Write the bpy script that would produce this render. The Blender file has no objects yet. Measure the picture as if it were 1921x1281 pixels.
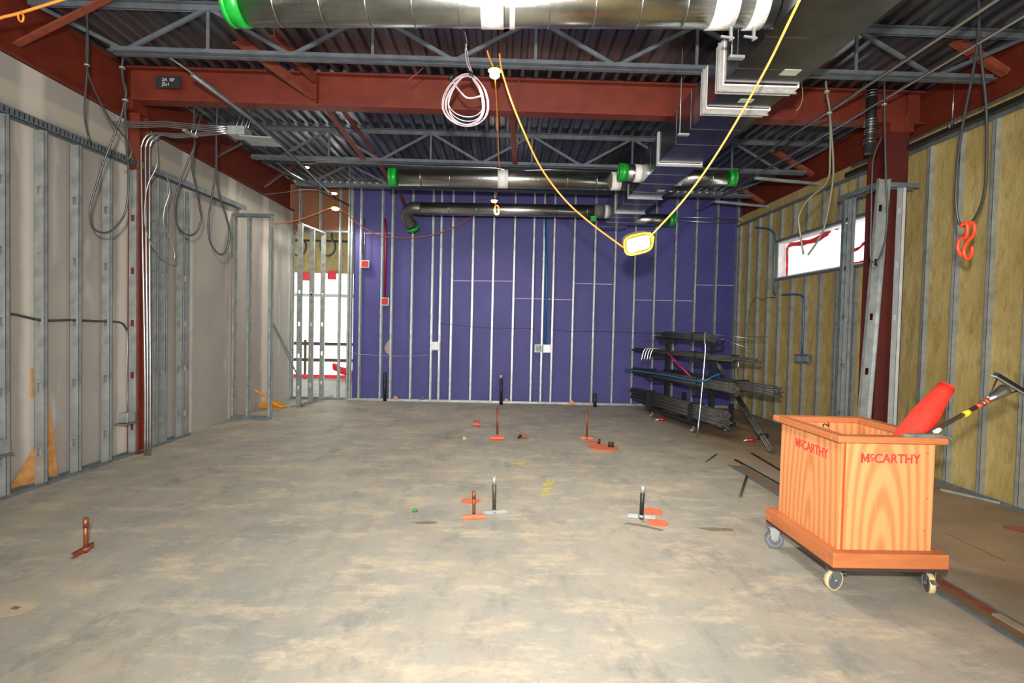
import bpy, math, random
from mathutils import Vector, Matrix
random.seed(7)
sc = bpy.context.scene
V = Vector
# ------------------------------------------------------------------ camera
YAW, PITCH, ROLL, FPX, CAMH = .0187, -.0273, .0233, 1000.0, 1.6
_f = V((math.sin(YAW)*math.cos(PITCH), math.cos(YAW)*math.cos(PITCH), math.sin(PITCH)))
_r0 = V((math.cos(YAW), -math.sin(YAW), 0)); _u0 = _r0.cross(_f)
_r = _r0*math.cos(ROLL)+_u0*math.sin(ROLL); _u = -_r0*math.sin(ROLL)+_u0*math.cos(ROLL)
EYE = V((0, 0, CAMH))
cam = bpy.data.cameras.new('camera'); cam.sensor_width = 36; cam.lens = FPX*36/1921; cam.clip_start = .05; cam.clip_end = 200
co = bpy.data.objects.new('camera', cam); sc.collection.objects.link(co)
m = Matrix.Identity(4)
for i in range(3):
    m[i][0] = _r[i]; m[i][1] = _u[i]; m[i][2] = -_f[i]; m[i][3] = EYE[i]
co.matrix_world = m; sc.camera = co
# ------------------------------------------------------------------ world, view, lights
sc.view_settings.view_transform = 'Standard'; sc.view_settings.look = 'None'
sc.view_settings.exposure = 0.58; sc.view_settings.gamma = 1.0; sc.view_settings.use_curve_mapping = False
w = bpy.data.worlds.new('overcast_sky'); sc.world = w; w.use_nodes = True
bg = w.node_tree.nodes['Background']; bg.inputs[0].default_value = (.93, 1.0, .97, 1); bg.inputs[1].default_value = 2.2
def area(name, loc, target, sx, sy, power, col):
    l = bpy.data.lights.new(name, 'AREA'); l.shape = 'RECTANGLE'; l.size = sx; l.size_y = sy; l.energy = power; l.color = col
    o = bpy.data.objects.new(name, l); sc.collection.objects.link(o); o.location = loc
    o.rotation_euler = (V(target)-V(loc)).to_track_quat('-Z', 'Y').to_euler(); return o
fl_ = bpy.data.lights.new('camera_flash', 'SPOT'); fl_.energy = 1350; fl_.color = (1, .97, .92); fl_.spot_size = math.radians(128); fl_.spot_blend = 1.0; fl_.shadow_soft_size = .06
fo__ = bpy.data.objects.new('camera_flash', fl_); sc.collection.objects.link(fo__); fo__.location = (-.06, -.12, 1.98)
fo__.rotation_euler = (V((.2, 10, 2.2))-V(fo__.location)).to_track_quat('-Z', 'Y').to_euler()
area('fill_light_behind_camera', (-.5, -4.1, 2.05), (.3, 6, .8), 9.0, 2.2, 330, (1, .98, .95))  # added fill lamp, out of view, standing in for daylight from the rear
def lamp_light(name, loc, power, col=(1, .93, .8)):
    l = bpy.data.lights.new(name, 'SPOT'); l.energy = power; l.color = col; l.shadow_soft_size = .09
    l.spot_size = math.radians(165); l.spot_blend = .7
    o = bpy.data.objects.new(name, l); sc.collection.objects.link(o); o.location = loc

# ------------------------------------------------------------------ pixel helpers (used to read positions of real things off the photo)
def ray(x, y): return _f+_r*((x-960.5)/FPX)-_u*((y-640.5)/FPX)
def on(x, y, ax, v):
    d = ray(x, y); return EYE+d*((v-EYE[ax])/d[ax])
def PX(x, y, v): return on(x, y, 0, v)
def PY(x, y, v): return on(x, y, 1, v)
def PF(x, y, z=0): return on(x, y, 2, z)

# ------------------------------------------------------------------ materials
MATS = {}
def srgb(r, g, b):
    f = lambda c: ((c/255+.055)/1.055)**2.4 if c > 10 else c/255/12.92
    return (f(r), f(g), f(b), 1)
def mat(name, c, rough=.6, metal=0, c2=None, scale=8, bump=0, bscale=None, stretch=(1, 1, 1), spec=.5, detail=5):
    if name in MATS: return MATS[name]
    M = bpy.data.materials.new(name); M.use_nodes = True; n = M.node_tree.nodes; L = M.node_tree.links
    b = n['Principled BSDF']; b.inputs['Roughness'].default_value = rough; b.inputs['Metallic'].default_value = metal
    b.inputs['Specular IOR Level'].default_value = spec
    tc = n.new('ShaderNodeTexCoord'); mp = n.new('ShaderNodeMapping'); mp.inputs['Scale'].default_value = stretch
    L.new(tc.outputs['Object'], mp.inputs[0])
    nz = n.new('ShaderNodeTexNoise'); nz.inputs['Scale'].default_value = scale; nz.inputs['Detail'].default_value = detail
    L.new(mp.outputs[0], nz.inputs[0])
    rp = n.new('ShaderNodeMapRange'); rp.inputs[1].default_value = .3; rp.inputs[2].default_value = .7
    L.new(nz.outputs[0], rp.inputs[0])
    mx = n.new('ShaderNodeMix'); mx.data_type = 'RGBA'
    if c2 is None: c2 = tuple(v*.8 for v in c[:3])+(1,)
    mx.inputs[6].default_value = c; mx.inputs[7].default_value = c2
    L.new(rp.outputs[0], mx.inputs[0]); L.new(mx.outputs[2], b.inputs['Base Color'])
    if bump:
        n2 = n.new('ShaderNodeTexNoise'); n2.inputs['Scale'].default_value = bscale or scale*3; n2.inputs['Detail'].default_value = 4
        L.new(mp.outputs[0], n2.inputs[0])
        bp = n.new('ShaderNodeBump'); bp.inputs['Strength'].default_value = bump; bp.inputs['Distance'].default_value = .02
        L.new(n2.outputs[0], bp.inputs['Height']); L.new(bp.outputs[0], b.inputs['Normal'])
    MATS[name] = M; return M
def emis(name, c, s):
    M = bpy.data.materials.new(name); M.use_nodes = True; b = M.node_tree.nodes['Principled BSDF']
    b.inputs['Base Color'].default_value = c; b.inputs['Emission Color'].default_value = c; b.inputs['Emission Strength'].default_value = s
    MATS[name] = M; return M
galv = mat('galvanized_steel', srgb(172, 176, 173), .38, .5, srgb(140, 145, 144), 9, .05, 60)
galvd = mat('dull_galvanized_track', srgb(120, 128, 130), .5, .4, srgb(92, 102, 106), 14)
deckm = mat('galvanized_deck_underside', srgb(134, 136, 140), .26, .85, srgb(88, 92, 100), 2.2, .05, 20, stretch=(1, .25, 1))
redm = mat('red_oxide_primer', srgb(112, 40, 20), .55, 0, srgb(94, 30, 15), 5, .05, 30)
darkredm = mat('dark_red_primer', srgb(80, 22, 16), .5, 0, srgb(66, 18, 14), 5, .05, 30)
rustm = mat('rusty_angle_steel', srgb(140, 68, 42), .6, 0, srgb(108, 46, 30), 9)
joistm = mat('grey_joist_primer', srgb(92, 97, 102), .5, .1, srgb(70, 75, 80), 8)
ductm = mat('shiny_spiral_duct', srgb(212, 213, 210), .26, 1, srgb(180, 182, 178), 6, .04, 25)
rductm = mat('rectangular_duct_metal', srgb(164, 166, 166), .24, 1, srgb(128, 130, 134), 3, .06, 8)
mastic = mat('white_duct_mastic', srgb(226, 222, 218), .7, 0, srgb(205, 198, 196), 20, .3, 60)
greenm = mat('green_duct_cap', srgb(30, 165, 55), .35, 0, srgb(12, 125, 38), 12)
bluem = None
orangecord = mat('orange_cord_rubber', srgb(240, 150, 60), .45)
yellowcord = mat('yellow_cord_rubber', srgb(240, 200, 105), .45)
greycable = mat('dark_grey_cable', srgb(62, 64, 64), .4, .2)
lightcable = mat('silver_mc_cable', srgb(160, 160, 160), .35, .8)
whitecable = mat('white_wire', srgb(190, 184, 184), .5, 0, srgb(165, 130, 138), 20)
emt = mat('shiny_conduit', srgb(190, 192, 192), .28, .95)
blackiron = mat('black_pipe', srgb(34, 34, 36), .45, .2)
copper = mat('weathered_copper', srgb(150, 88, 58), .42, .6, srgb(110, 60, 40), 20)
darkpipe = mat('aged_conduit', srgb(94, 84, 62), .45, .5, srgb(60, 56, 46), 30)
paintor = mat('orange_marking_paint', srgb(206, 100, 58), .7, 0, srgb(176, 100, 70), 18)
paintye = mat('yellow_marking_paint', srgb(190, 180, 50), .7, 0, srgb(150, 140, 90), 60)
ply = mat('plywood_scrap', srgb(205, 150, 90), .6, 0, srgb(168, 112, 60), 14)
redbox = mat('red_electrical_box', srgb(170, 22, 20), .45)
whitebox = mat('white_box_ring', srgb(225, 225, 220), .4)
bluecond = mat('blue_conduit', srgb(20, 95, 150), .35)
redcond = mat('dark_red_conduit', srgb(140, 20, 60), .4)
orangeplastic = mat('orange_plastic', srgb(240, 70, 30), .4)
bagm = mat('orange_red_mesh_sleeve', srgb(245, 48, 26), .6, 0, srgb(228, 38, 18), 30, .4, 140)
darkcond = mat('grey_conduit_stock', srgb(84, 82, 78), .45, .35, srgb(60, 58, 56), 14)
rackm = mat('black_rack_steel', srgb(34, 34, 40), .5, .2)
rubber = mat('grey_caster_tyre', srgb(80, 84, 90), .6)
tan_t = mat('tan_caster_tread', srgb(196, 172, 130), .7)
zinc = mat('zinc_plated_caster_fork', srgb(175, 178, 176), .35, .85)
browns = mat('brown_sheathing_board', srgb(128, 82, 54), .75, 0, srgb(116, 72, 46), 3)
blackm = mat('black_plastic', srgb(24, 24, 26), .5)
redfilm = mat('red_tape_film', srgb(235, 45, 60), .5, 0, srgb(205, 25, 45), 12)
woodrail = mat('painted_wood_rail', srgb(84, 60, 44), .7)
leafm = mat('yellow_green_leaves', srgb(150, 165, 60), .6)
towelm = mat('dark_grey_glove_fabric', srgb(70, 76, 80), .8, 0, srgb(110, 104, 84), 25)
caulk = mat('white_joint_caulk', srgb(186, 182, 190), .7)
hole = mat('dark_recess', srgb(20, 18, 18), .9)

def build_special():
    # concrete
    M = bpy.data.materials.new('concrete_slab'); M.use_nodes = True; n = M.node_tree.nodes; L = M.node_tree.links; b = n['Principled BSDF']
    tc = n.new('ShaderNodeTexCoord')
    def noise(s, d=6, st=(1, 1, 1), r=.6):
        mp = n.new('ShaderNodeMapping'); mp.inputs['Scale'].default_value = st; L.new(tc.outputs['Object'], mp.inputs[0])
        z = n.new('ShaderNodeTexNoise'); z.inputs['Scale'].default_value = s; z.inputs['Detail'].default_value = d; z.inputs['Roughness'].default_value = r
        L.new(mp.outputs[0], z.inputs[0]); return z.outputs[0]
    def mrange(o, a, c):
        r = n.new('ShaderNodeMapRange'); r.inputs[1].default_value = a; r.inputs[2].default_value = c; L.new(o, r.inputs[0]); return r.outputs[0]
    def mix(fac, a, c):
        x = n.new('ShaderNodeMix'); x.data_type = 'RGBA'; L.new(fac, x.inputs[0])
        for k, v in ((6, a), (7, c)):
            if isinstance(v, tuple): x.inputs[k].default_value = v
            else: L.new(v, x.inputs[k])
        return x.outputs[2]
    c = mix(mrange(noise(.9, 8), .36, .64), srgb(154, 148, 135), srgb(130, 129, 122))
    c = mix(mrange(noise(2.3, 8, (1, .6, 1), .7), .45, .75), c, srgb(160, 147, 128))
    c = mix(mrange(noise(5, 10, (1, .5, 1), .75), .5, .95), c, srgb(100, 99, 96))
    c = mix(mrange(noise(3.2, 10, (.55, 1.2, 1), .8), .5, .68), c, srgb(184, 168, 144))
    c = mix(mrange(noise(1.6, 10, (1.3, .8, 1), .75), .54, .7), c, srgb(112, 113, 108))
    c = mix(mrange(noise(42, 3, (1, 1, 1), .8), .62, .9), c, srgb(172, 164, 150))
    sep = n.new('ShaderNodeSeparateXYZ'); L.new(tc.outputs['Object'], sep.inputs[0])
    side = mrange(sep.outputs[0], 2.5, 3.4)
    c = mix(side, c, mix(mrange(noise(1.7, 8), .35, .65), srgb(150, 124, 94), srgb(122, 102, 80)))
    L.new(c, b.inputs['Base Color']); b.inputs['Roughness'].default_value = .62
    bp = n.new('ShaderNodeBump'); bp.inputs['Strength'].default_value = .15; bp.inputs['Distance'].default_value = .01
    L.new(noise(30, 5), bp.inputs['Height']); L.new(bp.outputs[0], b.inputs['Normal']); MATS['concrete'] = M
    # drywall with mudded joints (object coords = world)
    M = bpy.data.materials.new('taped_drywall'); M.use_nodes = True; n = M.node_tree.nodes; L = M.node_tree.links; b = n['Principled BSDF']
    tc = n.new('ShaderNodeTexCoord'); sep = n.new('ShaderNodeSeparateXYZ'); L.new(tc.outputs['Object'], sep.inputs[0])
    nz = noise(2.2, 4)
    def math_(op, a, c=None):
        x = n.new('ShaderNodeMath'); x.operation = op
        for k, v in ((0, a), (1, c)):
            if v is None: continue
            if isinstance(v, (int, float)): x.inputs[k].default_value = v
            else: L.new(v, x.inputs[k])
        return x.outputs[0]
    def band(coord, per, off, wd):
        q = math_('ADD', coord, off); q = math_('ADD', q, math_('MULTIPLY', nz, .12)); q = math_('DIVIDE', q, per); q = math_('FRACT', q)
        q = math_('ABSOLUTE', math_('SUBTRACT', q, .5)); return mrange(q, wd/per+.04/per, wd/per-.03/per)
    vb = band(sep.outputs[1], 1.22, .35, .11)
    spots = mrange(noise(2.6, 2, (1, 1, .35)), .56, .62)
    sv = band(sep.outputs[1], .4064, .1, .035)
    spots = math_('MULTIPLY', spots, sv)
    hb = mrange(math_('ABSOLUTE', math_('SUBTRACT', math_('ADD', sep.outputs[2], math_('MULTIPLY', nz, .08)), 3.62)), .12, .06)
    c = mix(mrange(noise(1.2, 5), .35, .65), srgb(154, 148, 140), srgb(146, 139, 133))
    c = mix(math_('MULTIPLY', hb, .8), c, srgb(172, 165, 148))
    c = mix(math_('MULTIPLY', vb, .75), c, srgb(198, 190, 178))
    c = mix(math_('MULTIPLY', spots, .75), c, srgb(176, 170, 162))
    L.new(c, b.inputs['Base Color']); b.inputs['Roughness'].default_value = .8; MATS['drywall'] = M
    # purple-blue sheathing
    M = bpy.data.materials.new('blue_sheathing_board'); M.use_nodes = True; n = M.node_tree.nodes; L = M.node_tree.links; b = n['Principled BSDF']
    tc = n.new('ShaderNodeTexCoord')
    c = mix(mrange(noise(1.4, 5), .35, .65), srgb(64, 60, 124), srgb(56, 52, 116))
    c = mix(mrange(noise(4.5, 7, (1, 1, .7), .7), .68, .82), c, srgb(104, 96, 140))
    L.new(c, b.inputs['Base Color']); b.inputs['Roughness'].default_value = .6; MATS['blue'] = M
    # spray foam / mineral insulation
    M = bpy.data.materials.new('yellow_insulation'); M.use_nodes = True; n = M.node_tree.nodes; L = M.node_tree.links; b = n['Principled BSDF']
    tc = n.new('ShaderNodeTexCoord')
    c = mix(mrange(noise(1.6, 7), .35, .65), srgb(180, 160, 104), srgb(160, 138, 80))
    c = mix(mrange(noise(9, 6, (1, 1, .4), .7), .5, .75), c, srgb(134, 112, 62))
    L.new(c, b.inputs['Base Color']); b.inputs['Roughness'].default_value = .8
    bp = n.new('ShaderNodeBump'); bp.inputs['Strength'].default_value = .7; bp.inputs['Distance'].default_value = .03
    L.new(noise(9, 7, (1, 1, .5), .65), bp.inputs['Height']); L.new(bp.outputs[0], b.inputs['Normal']); MATS['foam'] = M
    # fir plywood with cathedral grain
    M = bpy.data.materials.new('fir_plywood_panel'); M.use_nodes = True; n = M.node_tree.nodes; L = M.node_tree.links; b = n['Principled BSDF']
    tc = n.new('ShaderNodeTexCoord')
    mp = n.new('ShaderNodeMapping'); mp.inputs['Scale'].default_value = (1, 1, .16); L.new(tc.outputs['Object'], mp.inputs[0])
    wv = n.new('ShaderNodeTexWave'); wv.wave_type = 'RINGS'; wv.rings_direction = 'SPHERICAL'
    wv.inputs['Scale'].default_value = 6; wv.inputs['Distortion'].default_value = 4.5; wv.inputs['Detail'].default_value = 2; wv.inputs['Detail Scale'].default_value = .8
    L.new(mp.outputs[0], wv.inputs[0])
    c = mix(mrange(wv.outputs['Fac'], .2, .95), srgb(202, 138, 88), srgb(182, 112, 66))
    c = mix(mrange(noise(60, 3, (1, 1, .03)), .5, .8), c, srgb(204, 130, 74))
    L.new(c, b.inputs['Base Color']); b.inputs['Roughness'].default_value = .5; MATS['fir'] = M
    # translucent plastic film
    M = bpy.data.materials.new('translucent_plastic_film'); M.use_nodes = True; n = M.node_tree.nodes; L = M.node_tree.links
    n.remove(n['Principled BSDF']); out = n['Material Output']
    t = n.new('ShaderNodeBsdfTranslucent'); t.inputs[0].default_value = (.95, .97, .95, 1); tr = n.new('ShaderNodeBsdfTransparent')
    ms = n.new('ShaderNodeMixShader'); ms.inputs[0].default_value = .55; L.new(t.outputs[0], ms.inputs[1]); L.new(tr.outputs[0], ms.inputs[2])
    L.new(ms.outputs[0], out.inputs[0]); MATS['film'] = M
build_special()
trimwood = mat('cart_trim_wood', srgb(178, 106, 60), .5, 0, srgb(158, 88, 46), 10, .1, 60, stretch=(.3, .3, 2))
lampglow = emis('lit_lamp_lens', (1, .93, .74, 1), 14)
lampyel = mat('yellow_lamp_housing', srgb(225, 205, 60), .4)
clearp = mat('grey_lamp_guard', srgb(120, 110, 80), .3)

# ------------------------------------------------------------------ mesh builder
class MB:
    def __init__(s): s.v = []; s.f = []; s.sm = []
    def quadbox(s, P):            # 8 points: bottom 4 ccw, top 4
        o = len(s.v); s.v += [V(p) for p in P]
        for q in ((3, 2, 1, 0), (4, 5, 6, 7), (0, 1, 5, 4), (1, 2, 6, 5), (2, 3, 7, 6), (3, 0, 4, 7)):
            s.f.append([o+i for i in q]); s.sm.append(False)
        return s
    def box(s, x0, x1, y0, y1, z0, z1):
        return s.quadbox([(x0, y0, z0), (x1, y0, z0), (x1, y1, z0), (x0, y1, z0), (x0, y0, z1), (x1, y0, z1), (x1, y1, z1), (x0, y1, z1)])
    def obox(s, o, a, b, c):      # origin corner and three edge vectors
        o, a, b, c = V(o), V(a), V(b), V(c)
        if a.cross(b).dot(c) < 0: a, b = b, a
        return s.quadbox([o, o+a, o+a+b, o+b, o+c, o+a+c, o+a+b+c, o+b+c])
    def bar(s, p, q, w, h, up=(0, 0, 1)):
        p, q = V(p), V(q); d = (q-p).normalized(); x = d.cross(V(up))
        if x.length < 1e-4: x = d.cross(V((1, 0, 0)))
        x.normalize(); y = x.cross(d)
        return s.obox(p-x*w/2-y*h/2, x*w, y*h, q-p)
    def tube(s, pts, r, n=8, cap=True):
        pts = [V(p) for p in pts]; o = len(s.v); N = len(pts)
        t = (pts[1]-pts[0]).normalized(); x = t.orthogonal().normalized()
        for i, p in enumerate(pts):
            a = pts[max(i-1, 0)]; b = pts[min(i+1, N-1)]; t = (b-a)
            t = t.normalized() if t.length > 1e-9 else V((0, 0, 1))
            x = (x-t*x.dot(t)); x = x.normalized() if x.length > 1e-6 else t.orthogonal().normalized(); y = t.cross(x)
            rr = r[i] if isinstance(r, (list, tuple)) else r
            for k in range(n):
                a_ = 2*math.pi*k/n; s.v.append(p+x*math.cos(a_)*rr+y*math.sin(a_)*rr)
        for i in range(N-1):
            for k in range(n):
                k2 = (k+1) % n; s.f.append([o+i*n+k, o+i*n+k2, o+(i+1)*n+k2, o+(i+1)*n+k]); s.sm.append(True)
        if cap:
            s.f.append([o+k for k in range(n)][::-1]); s.sm.append(False)
            s.f.append([o+(N-1)*n+k for k in range(n)]); s.sm.append(False)
        return s
    def ring(s, c, ax, r0, r1, h, n=28):   # hollow cylinder band
        c, ax = V(c), V(ax).normalized(); x = ax.orthogonal().normalized(); y = ax.cross(x); o = len(s.v)
        for rr, hh in ((r1, -h/2), (r1, h/2), (r0, h/2), (r0, -h/2)):
            for k in range(n):
                a = 2*math.pi*k/n; s.v.append(c+ax*hh+(x*math.cos(a)+y*math.sin(a))*rr)
        for j in range(4):
            for k in range(n):
                k2 = (k+1) % n; j2 = (j+1) % 4
                s.f.append([o+j*n+k, o+j*n+k2, o+j2*n+k2, o+j2*n+k]); s.sm.append(j in (0, 2))
        return s
    def prism(s, poly, d):        # planar polygon extruded by vector d
        poly = [V(p) for p in poly]; d = V(d); o = len(s.v); n = len(poly); s.v += poly+[p+d for p in poly]
        s.f.append(list(range(o+n-1, o-1, -1))); s.f.append(list(range(o+n, o+2*n))); s.sm += [False]*2
        for k in range(n): s.f.append([o+k, o+(k+1) % n, o+n+(k+1) % n, o+n+k]); s.sm.append(False)
        return s
    def poly(s, pts):
        o = len(s.v); s.v += [V(p) for p in pts]; s.f.append(list(range(o, o+len(pts)))); s.sm.append(False); return s
    def build(s, name, mt, parent=None, bevel=0, origin=None):
        lo = V([min(v[i] for v in s.v) for i in range(3)]); hi = V([max(v[i] for v in s.v) for i in range(3)])
        org = V(origin) if origin is not None else V(((lo.x+hi.x)/2, (lo.y+hi.y)/2, lo.z))
        me = bpy.data.meshes.new(name); me.from_pydata([tuple(v-org) for v in s.v], [], s.f); me.update()
        me.polygons.foreach_set('use_smooth', s.sm); me.materials.append(mt if not isinstance(mt, str) else MATS[mt])
        ob = bpy.data.objects.new(name, me); sc.collection.objects.link(ob)
        base = V((0, 0, 0))
        if parent is not None:
            ob.parent = parent; q = parent
            while q is not None: base += q.location; q = q.parent
        ob.location = org-base
        if bevel:
            md = ob.modifiers.new('b', 'BEVEL'); md.width = bevel; md.segments = 2; md.limit_method = 'ANGLE'
        return ob
def tag(o, label, cat, group=None, kind=None):
    if kind: o['kind'] = kind
    if label: o['label'] = label
    if cat: o['category'] = cat
    if group: o['group'] = group
    return o
def thing(name, label, cat, loc=(0, 0, 0), group=None):
    o = bpy.data.objects.new(name, None); sc.collection.objects.link(o); o.location = loc; o.empty_display_size = .1
    return tag(o, label, cat, group)
def struct(name, mb, mt): return tag(mb.build(name, mt, origin=(0, 0, 0)), None, None, kind='structure')
def smooth(pts, k=6):
    pts = [V(p) for p in pts]; out = []; P = [pts[0]*2-pts[1]]+pts+[pts[-1]*2-pts[-2]]
    for i in range(1, len(P)-2):
        a, b, c, d = P[i-1:i+3]
        for j in range(k):
            t = j/k; out.append(.5*((2*b)+(c-a)*t+(2*a-5*b+4*c-d)*t*t+(3*b-a-3*c+d)*t**3))
    out.append(pts[-1]); return out
def dup(o, loc=None, parent=None):
    c = o.copy(); sc.collection.objects.link(c)
    if parent is not None: c.parent = parent
    if loc is not None: c.location = loc
    for ch in list(o.children): dup(ch, None, c)
    return c
ORD = ['first', 'second', 'third', 'fourth', 'fifth', 'sixth', 'seventh', 'eighth', 'ninth', 'tenth', 'eleventh', 'twelfth']

def stud_mb(mb, p0, p1, a, b, dep=.092, fl=.038, t=.0025, holes=True, hz0=.55, hstep=.61):
    """C stud from p0 to p1; a = web direction (depth), b = flange direction; p0 at the corner of web and near flange"""
    p0, p1, a, b = V(p0), V(p1), V(a).normalized(), V(b).normalized(); L = (p1-p0).length; d = (p1-p0)/L
    hw, hh = .036, .075; z = 0; hs = []
    if holes:
        q = hz0
        while q+hh < L-.15: hs.append(q); q += hstep
    for h in hs:
        mb.obox(p0+d*z, a*dep, b*t, d*(h-z)); z = h+hh
        mb.obox(p0+d*h, a*(dep-hw)/2, b*t, d*hh); mb.obox(p0+d*h+a*(dep+hw)/2, a*(dep-hw)/2, b*t, d*hh)
    mb.obox(p0+d*z, a*dep, b*t, d*(L-z))
    for o in (p0, p0+a*(dep-t)): mb.obox(o, a*t, b*fl, d*L)
    for o in (p0+b*(fl-t), p0+b*(fl-t)+a*(dep-.011)): mb.obox(o, a*.011, b*t, d*L)
    return mb
def track_mb(mb, p0, p1, a, u, dep=.096, leg=.032, t=.0025):
    """U track from p0 to p1, a = width direction, u = leg direction"""
    p0, p1, a, u = V(p0), V(p1), V(a).normalized(), V(u).normalized()
    mb.obox(p0, a*dep, -u*t, p1-p0); mb.obox(p0, a*t, u*leg, p1-p0); mb.obox(p0+a*(dep-t), a*t, u*leg, p1-p0); return mb

XL, XR, YB = -4.28, 4.84, 11.13      # stud faces on the left and right, back wall stud face
DZ = 4.47
# ================================================================== SETTING
struct('floor', MB().box(-9, 7.5, -4.2, 15.6, -.2, 0), 'concrete')
# corrugated roof deck
mb = MB(); x = -9.0; P = []
while x < 7.0:
    P += [(x, DZ), (x+.042, DZ), (x+.062, DZ+.042), (x+.132, DZ+.042), (x+.1524, DZ)]; x += .1524
o = len(mb.v)
for (a, z) in P: mb.v += [V((a, -4.2, z)), V((a, 15.6, z))]
for i in range(len(P)-1): mb.f.append([o+2*i, o+2*i+1, o+2*i+3, o+2*i+2]); mb.sm.append(False)
mb.box(-9, 7.0, -4.2, 15.6, DZ+.05, DZ+.2)
struct('ceiling', mb, deckm)
struct('wall_left', MB().box(-4.52, -4.40, -4.2, 11.35, 0, 3.885), 'drywall')
struct('wall_back', MB().box(-3.13, 6.9, YB+.097, YB+.12, 0, DZ-.002), 'blue')
struct('trim_1', MB().box(-4.55, -3.135, YB+.097, YB+.12, 3.50, DZ-.002), browns)
wy0, wy1, wz0, wz1 = 6.75, 9.48, 2.575, 3.215
fo = MB()
fo.box(4.90, 5.12, -4.2, wy0, 0, 4.0); fo.box(4.90, 5.12, wy1, YB+.09, 0, 4.0); fo.box(4.90, 5.12, wy0, wy1, 0, wz0); fo.box(4.90, 5.12, wy0, wy1, wz1, 4.0)
struct('wall_right', fo, 'foam')
struct('trim_2', MB().box(5.121, 5.20, -4.2, wy0, 0, DZ).box(5.121, 5.20, wy1, YB+.09, 0, DZ).box(5.121, 5.20, wy0, wy1, 0, wz0).box(5.121, 5.20, wy0, wy1, wz1, DZ), browns)
# unseen wall behind the camera, its broad opening added to let in fill light
bk = MB().box(-9, 7.0, -4.35, -4.21, 0, .9).box(-9, 7.0, -4.35, -4.21, 3.2, DZ).box(-9, -5.2, -4.35, -4.21, .9, 3.2).box(4.8, 7.0, -4.35, -4.21, .9, 3.2)
struct('wall_front', bk, 'drywall')
# neighbouring room seen through the opening
fr = MB().box(-9, 7, 15.4, 15.6, 3.02, DZ)
struct('wall_far', fr, 'foam')
fw = thing('window_2', None, None, (-5, 15.35, 0)); fw['kind'] = 'structure'
fm = MB()
for X in (-8.3, -6.9, -5.5, -4.05, -2.6): fm.box(X, X+.07, 15.36, 15.48, 0, 3.02)
fm.box(-9, -2, 15.36, 15.46, 2.33, 2.42); fm.box(-9, -2, 15.36, 15.46, 0, .05)
fm.build('window_frame', galv, fw)
MB().box(-9, -2, 15.50, 15.505, .05, 3.01).build('plastic_film', 'film', fw)
# exterior window in the right wall
win = thing('window_1', None, None, (5.0, (wy0+wy1)/2, wz0)); win['kind'] = 'structure'
g = .03
white_j = mat('white_window_return', srgb(226, 226, 226), .5)
MB().box(4.89, 5.10, wy1-g, wy1, wz0, wz1).box(4.89, 5.10, wy0, wy0+g, wz0, wz1).box(4.89, 5.10, wy0+g, wy1-g, wz0, wz0+.02).box(4.89, 5.10, wy0+g, wy1-g, wz1-.02, wz1).build('window_frame', white_j, win)
MB().box(4.86, 4.888, wy0-.02, wy1+.03, wz0-.045, wz0-.004).box(4.86, 4.888, wy0-.02, wy1+.03, wz1+.004, wz1+.04).build('opening_track', galvd, win)
MB().box(5.032, 5.036, wy0+g, wy1-g, wz0+.02, wz1-.02).build('plastic_film', 'film', win)
def ribbon(pts, wd, X, name, parent, mt):
    mb = MB(); pts = smooth(pts, 4); L = []; R = []
    for i, p in enumerate(pts):
        a = pts[max(0, i-1)]; b = pts[min(len(pts)-1, i+1)]; t = (b-a).normalized(); nn = V((0, -t.z, t.y))
        ww = wd*(.75+.5*random.random()); L.append(p+nn*ww/2); R.append(p-nn*ww/2)
    for i in range(len(pts)-1): mb.prism([L[i], L[i+1], R[i+1], R[i]], (-.002, 0, 0))
    return mb.build(name, mt, parent)
for pts, wd in (([(1476, 520), (1477, 490), (1479, 462), (1500, 457), (1530, 450), (1552, 437), (1560, 428), (1575, 425)], .085),
                ([(1601, 470), (1612, 465), (1622, 456), (1640, 452)], .05), ([(1602, 495), (1620, 491), (1640, 485)], .045)):
    ribbon([PX(a, b, 5.026) for a, b in pts], wd, 5.026, 'red_tape', win, redfilm)
# ================================================================== STEEL
def wbeam(mb, p, q, depth, fw, tw=.012, tf=.018):
    """W section: p,q run along the top centre"""
    p, q = V(p), V(q); d = (q-p).normalized(); x = d.cross(V((0, 0, 1))).normalized(); Z = V((0, 0, 1))
    mb.obox(p-x*fw/2-Z*tf, x*fw, Z*tf, q-p); mb.obox(p-x*fw/2-Z*depth, x*fw, Z*tf, q-p)
    mb.obox(p-x*tw/2-Z*(depth-tf), x*tw, Z*(depth-2*tf), q-p); return mb
lg = thing('steel_girder', 'deep red steel girder above the grey drywall on the left', 'steel beam', (-4.47, 5, 3.89))
wbeam(MB(), (-4.46, -4.2, DZ-.003), (-4.46, YB+.08, DZ-.003), DZ-.003-3.895, .20).build('web_and_flanges', redm, lg)
rg = thing('steel_girder', 'deep red steel girder above the yellow insulated wall on the right', 'steel beam', (4.98, 5, 3.93))
wbeam(MB(), (5.0, -4.2, DZ-.003), (5.0, YB+.08, DZ-.003), DZ-.003-4.005, .20).build('web_and_flanges', redm, rg)
xb = thing('steel_beam', 'bright red steel beam crossing the whole room under the deck', 'steel beam', (0, 6.3, 4.08))
wbeam(MB(), (-4.34, 6.3, DZ-.004), (4.88, 6.3, DZ-.004), .38, .17).build('web_and_flanges', redm, xb)
plate = MB().box(-4.0, -3.72, 6.207, 6.212, 4.22, 4.36)
pl = plate.build('identification_plate', mat('black_stencil_patch', srgb(38, 40, 40), .6), xb)
for nx in (-2.2, .12):      # stiffener plates on the near side of the beam
    MB().box(nx, nx+.012, 6.215, 6.292, 4.115, DZ-.03).build('stiffener', redm, xb)
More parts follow.
